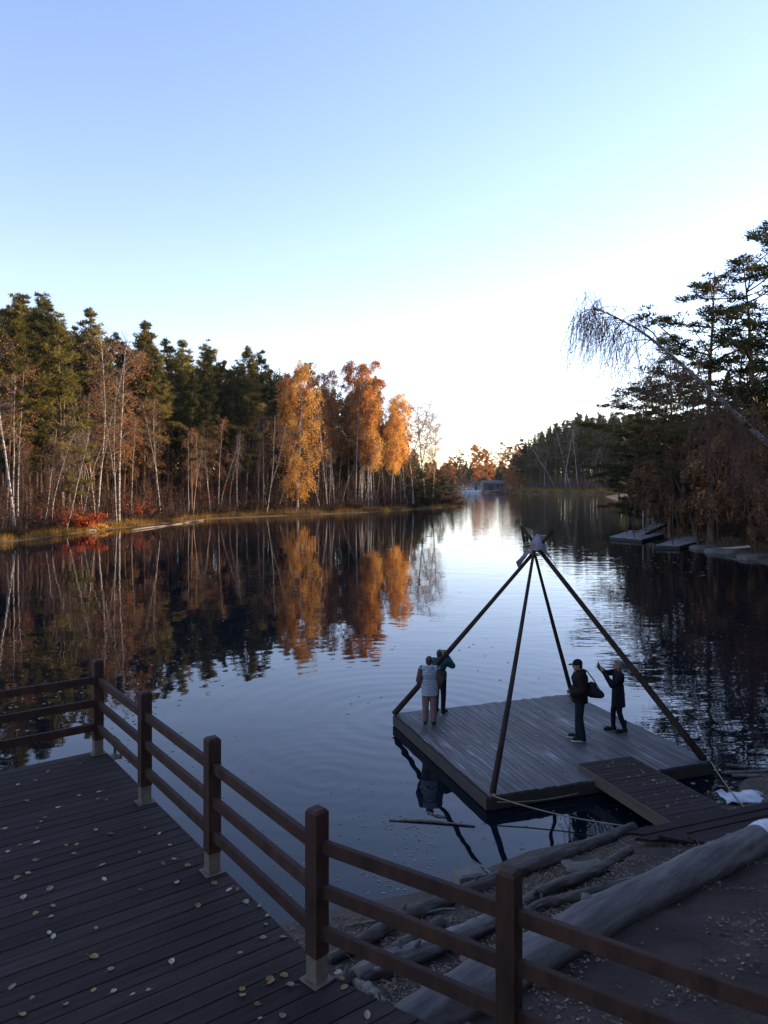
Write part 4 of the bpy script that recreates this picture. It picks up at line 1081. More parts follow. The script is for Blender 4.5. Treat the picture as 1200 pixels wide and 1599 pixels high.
def strips(n, xy, hmin, hmax, wd, rg_, leanv=.25, hf=None):
    """n thin upright blades standing at xy"""
    z = gheight(xy[:, 0], xy[:, 1]); h = rg_.uniform(hmin, hmax, n) if hf is None else hf
    B0 = np.stack([xy[:, 0], xy[:, 1], z - .03], -1); a = rg_.uniform(0, 6.28, n); S = np.stack([np.cos(a), np.sin(a), 0 * a], -1) * (wd * rg_.uniform(.6, 1.4, n))[:, None]
    T = B0 + np.stack([rg_.normal(size=n) * leanv * h, rg_.normal(size=n) * leanv * h, h], -1)
    return np.stack([B0 - S, B0 + S, T], 1).reshape(-1, 3)


def left_pts(n, b0, b1, rg_, p0=-60, p1=735, pw=1.0):
    px = rg_.uniform(p0, p1, n); b = b0 + (b1 - b0) * rg_.random(n) ** pw
    d = np.array([leftshore(max(0, min(720, v))) for v in px]) + b; return np.stack([(px - HX) / F * d, d], -1)


rn = np.random.default_rng(5)
V = strips(9000, left_pts(9000, 1.6, 26, rn), .8, 4.2, .028, rn, .16)
tag(link('undergrowth', np_mesh('undergrowth', V, np.arange(len(V)).reshape(-1, 3), M['thicket'])), 'tangle of bare reddish brown twigs under the trees of the left bank', 'undergrowth', kind='stuff')
n = 26000; xy = left_pts(n, 1.5, 16, rn); z = gheight(xy[:, 0], xy[:, 1]); Cn = np.stack([xy[:, 0], xy[:, 1], z + rn.random(n) ** 1.8 * 4.5], -1)
LV = leaf_quads(Cn, .20, rn, .2)
tag(link('undergrowth', join_crown('undergrowth', None, LV, 4, [M['twig'], M['scrub_leaf']], rn)), 'withered brown leaves of the low thicket along the left bank', 'undergrowth', kind='stuff')
n = 16000; xy = left_pts(n, .9, 4.2, rn, pw=1.3); V = strips(n, xy, .25, .85, .03, rn, .28)
tag(link('grass', join_crown('grass', None, V, 3, [M['twig'], M['grass']], rn)), 'dry ochre grass fringing the left shore', 'grass', kind='stuff')
# right banks
def right_pts(n, rg_, x0, x1, y0, y1, s0, s1):
    out = np.zeros((0, 2))
    while len(out) < n:
        p = np.stack([rg_.uniform(x0, x1, n), rg_.uniform(y0, y1, n)], -1); s = sdist(p[:, 0], p[:, 1]); out = np.concatenate([out, p[(s > s0) & (s < s1)]])
    return out[:n]


xy = right_pts(5000, rn, 22, 75, 40, 215, .8, 14); V = strips(5000, xy, .5, 2.8, .03, rn, .2)
tag(link('undergrowth', np_mesh('undergrowth', V, np.arange(len(V)).reshape(-1, 3), M['thicket'])), 'dark twigs and weeds on the slope of the near right bank', 'undergrowth', kind='stuff')
xy = right_pts(5000, rn, 20, 70, 36, 130, .7, 9); V = strips(5000, xy, .2, .6, .03, rn, .3)
tag(link('grass', join_crown('grass', None, V, 3, [M['twig'], M['grass']], rn)), 'thin dry grass on the slope behind the docks', 'grass', kind='stuff')
xy = right_pts(9000, rn, 40, 110, 268, 345, .8, 8); V = strips(9000, xy, .5, 2.2, .08, rn, .2)
tag(link('grass', join_crown('grass', None, V, 3, [M['twig'], M['grass']], rn)), 'dull brown grass strip below the far right wood', 'grass', kind='stuff')
xy = right_pts(7000, rn, 40, 120, 268, 345, 5, 30); V = strips(7000, xy, 1, 6, .08, rn, .15)
tag(link('undergrowth', np_mesh('undergrowth', V, np.arange(len(V)).reshape(-1, 3), M['thicket'])), 'dark scrub between the trunks of the far right wood', 'undergrowth', kind='stuff')


def shrub(name, label, x, y, r, h, leaf, n, size, seed, group=None, bare=False):
    rg_ = np.random.default_rng(seed); g = gz(x, y); root = empty(name, (x, y, g)); tag(root, label, 'shrub', group)
    w_ = Wood(); Q = []
    for _ in range(22):
        a = rg_.uniform(0, 6.28); bp = bent((rg_.normal() * .12 * r, rg_.normal() * .12 * r, -.05), (math.cos(a) * r / h * .9, math.sin(a) * r / h * .9, 1), h * rg_.uniform(.6, 1.05), 5, rg_, (math.cos(a) * .5, math.sin(a) * .5, -.5), .08); w_.tube(bp, .018, .005, 3); Q.append(bp)
        for _ in range(4):
            q = bp[int(rg_.integers(2, 6))]; s2 = bent(q, (rg_.normal(), rg_.normal(), .3), rg_.uniform(.2, .5) * r, 5, rg_, (0, 0, -.3), .12); w_.tube(s2, .008, .003, 3); Q.append(s2)
    link('stem', w_.mesh('stem', M['twig']), root)
    Q = np.array(Q); k_ = rg_.integers(0, len(Q), n); f = rg_.uniform(1.0, 4.98, n); i = f.astype(int); fr = (f - i)[:, None]; Cn = Q[k_, i] * (1 - fr) + Q[k_, i + 1] * fr + rg_.normal(size=(n, 3)) * .12
    link('foliage', join_crown('foliage', None, leaf_quads(Cn, size, rg_, .3), 4, [M['twig'], M[leaf]], rg_, rg_.random(len(Q))[k_]), root)


def lp(px, back): d = leftshore(px) + back; return ((px - HX) / F * d, d)


shrub('red_shrub', 'bright red leafed shrub hanging over the left shore', *lp(130, 2.2), 2.1, 2.9, 'red_leaf', 1700, .22, 1)
shrub('red_shrub', 'smaller thin red shrub left of the bright one', *lp(92, 3), 1.4, 4.2, 'red_leaf', 380, .18, 2)
shrub('red_shrub', 'dark red shrub between birch trunks on the left bank', *lp(212, 4), 1.6, 4.6, 'red_leaf', 420, .18, 3)
shrub('red_shrub', 'faint red shrub left of the brightest orange birch', *lp(325, 5), 1.5, 6.5, 'red_leaf', 260, .18, 4)
shrub('ochre_shrub', 'glowing ochre bush of dry stalks at the waterline below the red shrub', *lp(150, 1.3), 1.7, 1.3, 'birch_gold', 900, .16, 5)
for i, px in enumerate((20, 60, 108, 240, 270, 300, 350, 395, 430, 520, 560, 610, 648, 668, 690, 705, 715)):
    shrub('brown_shrub', 'low withered brown shrub at the edge of the left shore', *lp(px, 2.2 + i % 3), 1.5 + .3 * (i % 3), 2 + .5 * (i % 4), 'scrub_leaf', 700, .2, 20 + i, group='withered shrubs along the left shore')
for i, (px, py) in enumerate(((1120, 838), (1160, 842), (1195, 850), (1190, 825), (1150, 815), (1100, 815), (1065, 800), (1012, 806), (1000, 799), (988, 793), (978, 787), (1024, 812), (972, 783))):
    p = bank(px, py); shrub('brown_shrub', 'dark withered shrub on the slope of the near right bank', p.x, p.y, 1.5, 2.0, 'scrub_leaf', 800, .15, 50 + i, group='withered shrubs on the right slope')
# logs washed up on the left shore
for i, (pa, pb, r, lb) in enumerate((((205, 829), (318, 813), .09, 'long grey log washed up along the left shore'), ((340, 795), (374, 797), .16, 'short pale log lying on the grass of the left shore'), ((133, 829), (150, 829), .18, 'small pale stump at the waterline below the ochre bush'), ((20, 836), (60, 836), .14, 'thin grey log on the sand at the far left'))):
    a, b = bank(*pa), bank(*pb); k = MB(); n_ = 9
    k.tube([a + (b - a) * t + Zv * (.08 + .04 * math.sin(t * 9 + i)) for t in np.linspace(0, 1, n_)], [r * (1 - .4 * t) * random.uniform(.85, 1.1) for t in np.linspace(0, 1, n_)], 8, wob=.12)
    tag(k.build('shore_log', M['driftwood']), lb, 'log')


# ---- the woods behind the trees one can tell apart: trunks and crowns that read as one mass


def woods(label, pts, hs, seed, c0=.35, cw=2.6, leafn=420, size=.55):
    rg_ = np.random.default_rng(seed); w_ = Wood(); LV, TN = [], []; z = gheight(pts[:, 0], pts[:, 1])
    for (x_, y_), g_, h_ in zip(pts, z, hs):
        l_ = rg_.normal(size=2) * .015 * h_
        w_.tube(np.array([[x_, y_, g_ - .2], [x_ + l_[0] * .5, y_ + l_[1] * .5, g_ + h_ * .5], [x_ + l_[0], y_ + l_[1], g_ + h_ * .96]]), .0095 * h_, .03, 5)
        t_ = rg_.random(leafn) ** .9; cl = (np.floor(t_ * 9) + rg_.random()) * 2.399; r_ = cw * (1 - t_) ** .7 * (.45 + .55 * rg_.random(leafn)) + .12; a_ = rg_.uniform(0, 6.28, leafn); a_ = a_ + .9 * np.sin(a_ * 2 + cl)
        LV.append(np.stack([x_ + l_[0] * t_ + r_ * np.cos(a_), y_ + l_[1] * t_ + r_ * np.sin(a_), g_ + h_ * (c0 + (1 - c0) * t_) + rg_.normal(size=leafn) * .25], -1)); TN.append(np.clip(.5 + .4 * np.sin(cl) + rg_.normal(size=leafn) * .1, 0, 1))
    Cn_ = np.concatenate(LV); D_ = rg_.normal(size=Cn_.shape); D_[:, 2] += .4
    tag(link('woods', join_crown('woods', w_, tris_at(Cn_, D_, size, size * .5, rg_), 3, [M['pine_bark'], M['needle']], rg_, np.concatenate(TN))), label, 'woods', kind='stuff')


n = 330; xy = left_pts(n, 16, 75, rn, -150, 690, .9); tops = np.interp(xy[:, 0] / xy[:, 1] * F + HX, [-200, 60, 150, 250, 400, 480, 560, 600, 690], [470, 478, 515, 545, 565, 585, 612, 650, 735]) + rn.uniform(6, 40, n)
hs = np.clip(CAMZ + (HY - tops) / F * xy[:, 1] - gheight(xy[:, 0], xy[:, 1]), 3, 30); woods('dark wood filling the depth behind the trees of the left bank', xy, hs, 1, c0=.25)
n = 340; xy = left_pts(n, 34, 85, rn, -160, 660); woods('low dark firs closing the view between the trunks of the left wood', xy, rn.uniform(7, 14, n), 6, c0=.0, cw=2.4, size=.6)
px = rn.uniform(800, 1040, 190); d = np.interp(px, [800, 830, 900, 1010], [345, 320, 309, 303]) + rn.uniform(8, 50, 190); xy = np.stack([(px - HX) / F * d, d], -1)
tops = np.interp(px, [800, 825, 850, 880, 905, 960, 1040], [700, 682, 664, 655, 645, 642, 640]) + rn.uniform(2, 22, 190); hs = np.clip(CAMZ + (HY - tops) / F * d - gheight(xy[:, 0], xy[:, 1]), 4, 40); woods('dark wood filling the depth of the far right bank', xy, hs, 2, c0=.12, cw=3.4, size=.8, leafn=460)
px = rn.uniform(962, 1330, 260); d = rn.uniform(88, 190, 260) + np.maximum(0, 1015 - px) * 1.7; xy = np.stack([(px - HX) / F * d, d], -1); k_ = sdist(xy[:, 0], xy[:, 1]) > 4; xy, px, d = xy[k_], px[k_], d[k_]
tops = np.interp(px, [960, 1000, 1060, 1150, 1330], [655, 645, 640, 630, 600]) + rn.uniform(5, 55, len(px)); hs = np.clip(CAMZ + (HY - tops) / F * d - gheight(xy[:, 0], xy[:, 1]), 4, 40); woods('dark wood filling the slope behind the trees of the near right bank', xy, hs, 3, c0=.12, cw=3.0, leafn=520)
px = rn.uniform(620, 860, 120); d = rn.uniform(415, 520, 120); xy = np.stack([(px - HX) / F * d, d], -1); hs = np.clip(CAMZ + (HY - rn.uniform(722, 740, 120)) / F * d - gheight(xy[:, 0], xy[:, 1]), 4, 30); woods('dark low wood closing the far end of the lake', xy, hs, 4, c0=.1, cw=3.5, size=.9)
xy = left_pts(16000, 8, 60, rn, -120, 690); V = strips(16000, xy, 1.0, 6.5, .05, rn, .13)
tag(link('undergrowth', np_mesh('undergrowth', V, np.arange(len(V)).reshape(-1, 3), M['thicket'])), 'thin bare saplings standing thickly between the trunks of the left wood', 'undergrowth', kind='stuff')
for i in range(16):                                                    # unseen pines added behind the viewer to shade the deck
    x, y = (-16, -7, 1, 9, 17, -12, -3, 6, 14, 22, -20, 24, 27, 20, 12, -24)[i], (-9, -12, -10, -12, -6, -17, -19, -17, -14, 2, -3, -9, 10, -13, -22, -14)[i]
    plant('plate%d' % (i % 4), x, y, 19 + (i * 7) % 6, 'pine_tree', 'tall unseen pine added behind the deck to shade it', group='pines added behind the deck for shade', wide=1.3)

xy = right_pts(640, rn, 14, 110, -2, 125, 2.5, 80); xy = xy[(xy[:, 0] / np.maximum(xy[:, 1], .1) > np.where(xy[:, 1] > 66, .46, .60))]  # dense low trees added to keep the low sun off foreground and docks
woods('thick young wood added past the right edge to block the sun', xy, rn.uniform(7, 17, len(xy)), 5, c0=.04, cw=2.6, leafn=420, size=.6)
# ================================================================== RIGHT BANK DOCKS, FAR BOATHOUSE


def dock(label, pix, z, mat, n, beam=.3, seed=1, name='floating_dock'):
    """plank dock over the quad of pixels (front-left, front-right, back-right, back-left)"""
    A, B_, Cc, D = [at(x, y, z) for x, y in pix]; root = empty(name, (A + B_ + Cc + D) / 4); tag(root, label, 'dock'); rg_ = random.Random(seed)
    k = MB()
    for i in range(n):
        t0, t1 = (i + .03) / n, (i + .97) / n; dz = Zv * rg_.uniform(-.015, .015)
        q = [A + (B_ - A) * t0 + dz, A + (B_ - A) * t1 + dz, D + (Cc - D) * t1 + dz, D + (Cc - D) * t0 + dz]
        k.add(q + [p - Zv * .05 for p in q], [(0, 1, 2, 3), (7, 6, 5, 4)] + [(j + 4, (j + 1) % 4 + 4, (j + 1) % 4, j) for j in range(4)], 0, False, rg_.random())
    child(k, 'plank', M[mat], root)
    k = MB(); ctr = (A + B_ + Cc + D) / 4
    for (p, q) in ((A, B_), (B_, Cc), (Cc, D), (D, A)):
        m_ = (p + q) / 2; d = (q - p) / 2; inn = (ctr - m_).normalized() * .06; k.box(m_ + inn - Zv * (.055 + beam / 2), d * .97, inn, Zv * beam / 2)
    child(k, 'float_beam', M['beam'], root); return root


dock('pale floating dock at the foot of the wooden stairs', [(952, 838), (1003, 842), (1038, 833), (985, 828)], .28, 'dock_grey', 14, seed=1)
dock('larger grey floating dock below the leaning black trunk', [(1024, 851), (1062, 852), (1118, 838), (1090, 832)], .30, 'dock_grey', 16, seed=2)
k = MB(); a, b = bank(1116, 858, .25), bank(1172, 853, .3); k.box((a + b) / 2, (b - a) / 2, Vector((0, .22, 0)), Zv * .06)
tag(k.build('loose_plank', M['pale_wood'], None, .01), 'long pale plank lying on the stones of the right shore', 'plank')
for i, (px, py, r, lb) in enumerate(((1150, 864, (2.1, 1.2, .38), 'broad flat grey stone under the pale plank at the right shore'), (1105, 858, (1.3, .8, .30), 'small flat stone between the dock and the pale plank'), (1188, 874, (1.6, 1.0, .32), 'flat stone nearest the right edge at the waterline'))):
    p = at(px, py, 0); k = MB(); rg = random.Random(i); vs = []
    for j in range(5):
        f = (1, 1.0, .93, .7, .01)[j]
        for q in range(14): a = 2 * math.pi * q / 14; rr = f * (1 + .12 * math.sin(a * 3 + i) + rg.uniform(-.04, .04)); vs.append(p + Vector((r[0] * rr * math.cos(a), .6 + r[1] * rr * math.sin(a), (-.4, .0, r[2] * .7, r[2], r[2] * 1.02)[j])))
    k.add(vs, [(j * 14 + q, j * 14 + (q + 1) % 14, (j + 1) * 14 + (q + 1) % 14, (j + 1) * 14 + q) for j in range(4) for q in range(14)], 0, False)
    tag(k.build('stone', M['stone'], None, .04), lb, 'stone')
# wooden stairs with handrails from the pale dock up the slope
S0, S1 = at(996, 834, .3), atd(1062, 803, 80)
st = empty('wooden_stairs', S0); tag(st, 'wooden stairs with thin handrail posts climbing from the pale dock up the right slope', 'stairs')
d = (S1 - S0); hd = Vector((d.x, d.y, 0)).normalized(); sd = Vector((hd.y, -hd.x, 0)); n_ = 17
k = MB()
for i in range(n_): c = S0 + d * ((i + .5) / n_); k.box(c, sd * .65, hd * .16, Zv * .022, 0, random.random())
child(k, 'tread', M['dock_grey'], st)
for s_ in (-1, 1):
    k = MB(); k.box((S0 + S1) / 2 + sd * .69 * s_ - Zv * .1, d / 2, sd * .025, Zv * .12); child(k, 'stringer', M['beam'], st)
    k = MB(); k.tube([S0 + sd * .75 * s_ + Zv * 1.05, S1 + sd * .75 * s_ + Zv * 1.05], .035, 6); child(k, 'handrail', M['beam'], st)
    for i in range(5):
        p = S0 + d * (.04 + .23 * i) + sd * .75 * s_; k = MB(); hh = 1.0 if (i + s_) % 3 else 1.9
        k.tube([p - Zv * .2, p + Zv * hh], .045, 6); child(k, 'rail_post', M['pale_wood'] if (i in (1, 2) and s_ < 0) else M['beam'], st)  # sunlight on two posts painted in by giving them the paler wood
# thin poles standing by the docks
for i, (px, py, h, z) in enumerate(((951, 829, 3.0, 0), (963, 832, 2.6, 0), (979, 836, 2.9, 0), (991, 842, 3.6, 0), (1051, 854, 4.6, 0))):
    p = at(px, py + 2, z); k = MB(); k.tube([p - Zv * .6, p + Zv * h], .04, 6)
    tag(k.build('mooring_pole', M['beam']), ('thin dark pole standing in the water by the pale dock', 'tall dark pole rising at the front of the larger dock')[i == 4], 'pole', None if i == 4 else 'poles by the pale dock')

fd = 352
p = atd(772, 765, fd); p.z = 1.1
bh = empty('boathouse', p); tag(bh, 'dark boathouse on piles at the far end of the lake', 'boathouse')
k = MB(); k.box(p + Vector((0, 0, 1.7)), (5.2, 0, 0), (0, 3, 0), (0, 0, 1.7)); child(k, 'wall', M['boathouse'], bh)
k = MB(); k.add([p + Vector(v) for v in ((-5.6, -3.4, 3.3), (5.6, -3.4, 3.3), (5.6, 3.4, 3.3), (-5.6, 3.4, 3.3), (-5.6, 0, 4.7), (5.6, 0, 4.7))], [(0, 1, 5, 4), (2, 3, 4, 5), (0, 4, 3), (1, 2, 5), (3, 2, 1, 0)]); child(k, 'roof', M['tin_roof'], bh)
k = MB(); k.box(p + Vector((-1, -.5, -.12)), (8.5, 0, 0), (0, 4.6, 0), (0, 0, .12)); child(k, 'deck', M['dock_grey'], bh)
for i in range(6):
    k = MB(); k.tube([p + Vector((-9 + 3.2 * i, -4.6, -2)), p + Vector((-9 + 3.2 * i, -4.6, -.1))], .18, 8); child(k, 'pile', M['beam'], bh)
k = MB(); k.box(p + Vector((-2, -3.02, 1.2)), (1.1, 0, 0), (0, .04, 0), (0, 0, 1.2)); child(k, 'door', M['beam'], bh)
for i in (1.4, 3.4): k = MB(); k.box(p + Vector((i, -3.02, 2.0)), (.6, 0, 0), (0, .04, 0), (0, 0, .6)); child(k, 'window', M['black'], bh)
p2 = p + Vector((-9.3, -4, .2)); hut = empty('shed', p2); tag(hut, 'small pale gabled shed left of the dark boathouse', 'shed')
k = MB(); k.box(p2 + Zv * 1.2, (2, 0, 0), (0, 1.6, 0), (0, 0, 1.2)); child(k, 'wall', M['dock_grey'], hut)
k = MB(); k.add([p2 + Vector(v) for v in ((-2.3, -1.9, 2.4), (2.3, -1.9, 2.4), (2.3, 1.9, 2.4), (-2.3, 1.9, 2.4), (0, -1.9, 3.9), (0, 1.9, 3.9))], [(0, 4, 5, 3), (4, 1, 2, 5), (0, 1, 4), (2, 3, 5), (3, 2, 1, 0)]); child(k, 'roof', M['tin_roof'], hut)
k = MB(); k.box(p2 + Vector((0, -1.62, 1)), (.5, 0, 0), (0, .03, 0), (0, 0, 1)); child(k, 'door', M['beam'], hut)
p3 = at(737, 769.5, 0); p3 = atd(736, 766, 335); p3.z = 0
bt = empty('motor_boat', p3); tag(bt, 'white motor boat moored left of the boathouse at the far end', 'boat')
k = MB(); vs = []
for (x_, w_, z0, z1) in ((-4.2, .9, .1, 1.0), (-2, 1.25, -.1, 1.0), (1, 1.25, -.1, 1.1), (3.2, .7, .0, 1.3), (4.6, .03, .5, 1.5)):
    vs += [p3 + Vector((x_, -w_, z1)), p3 + Vector((x_, -w_ * .7, z0)), p3 + Vector((x_, w_ * .7, z0)), p3 + Vector((x_, w_, z1))]
fs = [(i * 4 + j, i * 4 + j + 1, i * 4 + j + 5, i * 4 + j + 4) for i in range(4) for j in range(3)] + [(i * 4 + 3, i * 4, i * 4 + 4, i * 4 + 7) for i in range(4)] + [(3, 2, 1, 0)]
k.add(vs, fs); child(k, 'hull', M['boat_white'], bt)
k = MB(); k.box(p3 + Vector((-.6, 0, 1.6)), (1.7, 0, 0), (0, .9, 0), (0, 0, .55)); k.box(p3 + Vector((-.6, 0, 2.2)), (1.9, 0, 0), (0, 1.0, 0), (0, 0, .05)); child(k, 'cabin', M['boat_white'], bt)
k = MB(); k.box(p3 + Vector((-.6, -.91, 1.75)), (1.4, 0, 0), (0, .02, 0), (0, 0, .25)); child(k, 'window', M['black'], bt)

# ================================================================== PEOPLE


def remesh(name, k, mat, parent, vox=.011, it=4, loc=True):
    """grow one continuous skin over the shapes collected in k"""
    tmp = bpy.data.objects.new(name, k.mesh(name, mat)); C.objects.link(tmp)
    r = tmp.modifiers.new('r', 'REMESH'); r.mode = 'VOXEL'; r.voxel_size = vox; r.use_smooth_shade = True
    s = tmp.modifiers.new('s', 'SMOOTH'); s.factor = .5; s.iterations = it
    dg = bpy.context.evaluated_depsgraph_get(); me = bpy.data.meshes.new_from_object(tmp.evaluated_get(dg)); me.name = name
    old = tmp.data; bpy.data.objects.remove(tmp); bpy.data.meshes.remove(old)
    if not me.materials: me.materials.append(mat if not isinstance(mat, list) else mat[0])
    me.polygons.foreach_set('use_smooth', [True] * len(me.polygons))
    return link(name, me, parent)


def cap(k, a, b, ra, rb, n=12):
    """tapered limb with round ends"""
    a, b = Vector(a), Vector(b); d = b - a; P_, R_ = [], []
    u_ = d.normalized()
    for t in (-1, -.86, -.5, 0): P_.append(a + u_ * ra * t); R_.append(max(.0006, ra * math.sqrt(max(0, 1 - t * t))))
    for t in (.33, .66): P_.append(a + d * t); R_.append(ra + (rb - ra) * t)
    for t in (0, .5, .86, 1): P_.append(b + u_ * rb * t); R_.append(max(.0006, rb * math.sqrt(max(0, 1 - t * t))))
    k.tube(P_, R_, n)


def limb(k, pts, rads):
    for i in range(len(pts) - 1): cap(k, pts[i], pts[i + 1], rads[i], rads[i + 1])


def hand(k, wrist, d, palm_n, thumb_side, curl=.6, s=1.0):
    """palm with five bent fingers; d = pointing direction, palm_n = way the palm faces, fingers curl towards it"""
    wrist, d, pn = Vector(wrist), Vector(d).normalized(), Vector(palm_n); pn = (pn - d * pn.dot(d)).normalized(); sd_ = d.cross(pn) * thumb_side
    k.ball(wrist + d * .045 * s, (.026 * s, .040 * s, .048 * s), Matrix((pn, sd_, d)).transposed(), 10, 8)
    for i, (o, L) in enumerate(((.030, .070), (.010, .080), (-.010, .074), (-.029, .058))):
        b_ = wrist + d * .078 * s + sd_ * o * s; p = b_; a = curl * .35
        for seg in (.45, .32, .25):
            q = p + (d * math.cos(a) + pn * math.sin(a)) * L * seg * s; cap(k, p, q, .0095 * s, .0085 * s, 8); p = q; a += curl * .75
    t0 = wrist + d * .025 * s + sd_ * .032 * s; t1 = t0 + (d * .6 + sd_ * .7 + pn * .4).normalized() * .038 * s; t2 = t1 + (d * .85 + sd_ * .15 + pn * .5).normalized() * .032 * s
    cap(k, t0, t1, .012 * s, .0105 * s, 8); cap(k, t1, t2, .0105 * s, .009 * s, 8)


def head(k, c, R):
    """skull, jaw, nose, ears, brow; R turns the head (face towards local +Y)"""
    c = Vector(c)
    f = lambda x, y, z: c + R @ Vector((x, y, z))
    k.ball(f(0, -.012, .025), (.074, .094, .092), R, 16, 12); k.ball(f(0, .022, -.045), (.058, .070, .068), R, 14, 10); k.ball(f(0, .062, -.085), (.030, .026, .022), R)
    cap(k, f(0, .086, .012), f(0, .108, -.022), .008, .014, 8); k.ball(f(0, .090, -.058), (.024, .014, .009), R)
    for s_ in (-1, 1): k.ball(f(.074 * s_, -.005, -.012), (.010, .020, .031), R, 8, 8); cap(k, f(.012 * s_, .084, .026), f(.045 * s_, .072, .028), .009, .008, 8)
    return f


def person(label, loc, face, height, S):
    """S: joints in metres for a 1.70 m figure, facing +Y; builds one body and its clothing"""
    root = empty('person', loc, math.atan2(-face[0], face[1])); tag(root, label, 'person'); root.scale = (height / 1.70,) * 3
    J = dict(pel=(0, 0, .93), bel=(0, .01, 1.08), che=(0, .0, 1.28), nk=(0, -.01, 1.44), hd=(0, .02, 1.585),
             shL=(-.185, -.01, 1.385), shR=(.185, -.01, 1.385), elL=(-.235, -.03, 1.11), elR=(.235, -.03, 1.11), wrL=(-.22, .06, .87), wrR=(.22, .06, .87),
             hipL=(-.095, 0, .90), hipR=(.095, 0, .90), knL=(-.10, .02, .49), knR=(.10, .02, .49), anL=(-.10, -.01, .085), anR=(.10, -.01, .085), toL=(-.125, .165, .035), toR=(.125, .165, .035))
    J.update(S.get('J', {})); J = {a: Vector(b) for a, b in J.items()}
    HR = Matrix.Rotation(S.get('turn', 0), 3, 'Z') @ Matrix.Rotation(S.get('nod', 0), 3, 'X'); g = S.get('girth', 1.0)
    k = MB()
    k.ball(J['pel'], (.155 * g, .105 * g, .13)); k.ball(J['bel'], (.140 * g, .10 * g, .15)); k.ball(J['che'], (.165 * g, .115 * g, .175), None, 14, 10); cap(k, J['shL'], J['shR'], .058, .058); cap(k, J['che'], J['nk'], .09, .055); cap(k, J['nk'], J['hd'] - Vector((0, .01, .04)), .052, .05)
    fh = head(k, J['hd'], HR)
    for s_ in 'LR':
        limb(k, [J['sh' + s_], J['el' + s_], J['wr' + s_]], [.052, .040, .027]); limb(k, [J['hip' + s_], J['kn' + s_], J['an' + s_]], [.083, .055, .037])
        cap(k, J['an' + s_] - Zv * .035, J['to' + s_], .036, .026); k.ball(J['an' + s_] + Vector((0, -.03, -.05)), (.034, .04, .034))
        hd_ = S.get('hand' + s_, (J['wr' + s_] - J['el' + s_], (1 if s_ == 'L' else -1, 0.2, 0), 1 if s_ == 'L' else -1))
        hand(k, J['wr' + s_], hd_[0], hd_[1], hd_[2], S.get('curl', .7))
    body = remesh('body', k, M['skin'], root, .0085, 3)
    # eyes and lips are parts of the skin in their own colour
    body.data.materials.append(M['hair_black']); body.data.materials.append(M['pink_trousers'])
    spots = [(fh(.032, .080, .008), .013, 1), (fh(-.032, .080, .008), .013, 1), (fh(0, .100, -.058), .020, 2)]
    for p in body.data.polygons:
        for c_, r_, m_ in spots:
            if (p.center - c_).length < r_: p.material_index = m_
    # trousers
    k = MB(); e = S.get('baggy', .016)
    k.ball(J['pel'] + Zv * .0, (.155 * g + e, .112 * g + e, .13))
    for s_ in 'LR': limb(k, [J['hip' + s_], J['kn' + s_], J['an' + s_] + Zv * S.get('cuff', .03)], [.085 + e, .062 + e, .045 + e * 1.2])
    remesh('trousers', k, M[S['trousers']], root, .012, 3)
    # shoes
    for s_ in 'LR':
        k = MB(); a, t = J['an' + s_], J['to' + s_]; hz = S.get('heel', 0)
        cap(k, a + Zv * (.03 if S.get('boot') else -.02), a + Vector((0, -.03, -.035)), .052, .050); cap(k, a + Vector((0, -.035, -.04)), t + (t - a).normalized() * .012, .047, .040); k.ball(t + (a - t) * .25 + Zv * .012, (.045, .07, .035), Matrix.Rotation(math.atan2(-(t - a).x, (t - a).y), 3, 'Z'))
        if S.get('boot'): cap(k, a + Zv * S['boot'], a, .056, .05)
        if hz: cap(k, a + Vector((0, -.045, -.03)), Vector((a.x, a.y - .05, a.z - .083)), .022, .018)
        o_ = remesh('shoe', k, M['shoe_dark'], root, .010, 2)
        if S.get('sole'):
            k = MB(); dr = Vector((t.x - a.x, t.y - a.y, 0)).normalized(); m_ = (a + t) / 2; sn = Vector((dr.y, -dr.x, 0)); zf = min(a.z - .085, t.z - .035) + .012
            vs = [Vector((m_.x, m_.y, 0)) + dr * .15 * math.cos(q) + sn * .047 * math.sin(q) * (1 + .1 * math.cos(q)) for q in np.linspace(0, 2 * math.pi, 21)[:-1]]
            k.add([v + Zv * (zf - .011) for v in vs] + [v + Zv * (zf + .014) for v in vs], [tuple(range(19, -1, -1)), tuple(range(20, 40))] + [(q, (q + 1) % 20, (q + 1) % 20 + 20, q + 20) for q in range(20)]); k.build('sole', M['shoe_sole'], o_)
    # jacket / coat
    k = MB(); e = S.get('puff', .022); hem = S.get('hem', .84)
    k.ball(J['che'], (.165 * g + e, .118 * g + e, .185), None, 16, 12); k.ball(J['bel'], (.145 * g + e, .108 * g + e, .17), None, 16, 12)
    flare = S.get('flare', .0)
    n_ = 18; vs = []; zs = np.linspace(J['bel'].z + .05, hem, 6)
    for j, z in enumerate(zs):
        t = j / 5; cy = J['bel'].y * (1 - t) + J['pel'].y * t; rx, ry = .15 * g + e + flare * t + .012 * math.sin(j), .112 * g + e + flare * t
        for q in range(n_): a = 2 * math.pi * q / n_; vs.append(Vector((rx * math.cos(a) * (1 + .03 * math.sin(5 * a + 1)), cy + ry * math.sin(a), z)))
    k.add(vs, [tuple(range(n_)), tuple(5 * n_ + q for q in range(n_ - 1, -1, -1))] + [(j * n_ + (q + 1) % n_, j * n_ + q, (j + 1) * n_ + q, (j + 1) * n_ + (q + 1) % n_) for j in range(5) for q in range(n_)], 0, True)
    cap(k, J['shL'], J['shR'], .060 + e, .060 + e); cap(k, J['che'] + Zv * .1, J['nk'] - Zv * .005, .10 + e * .6, .066)
    sl_ = S.get('sleeve')
    arms = k if sl_ is None else MB()
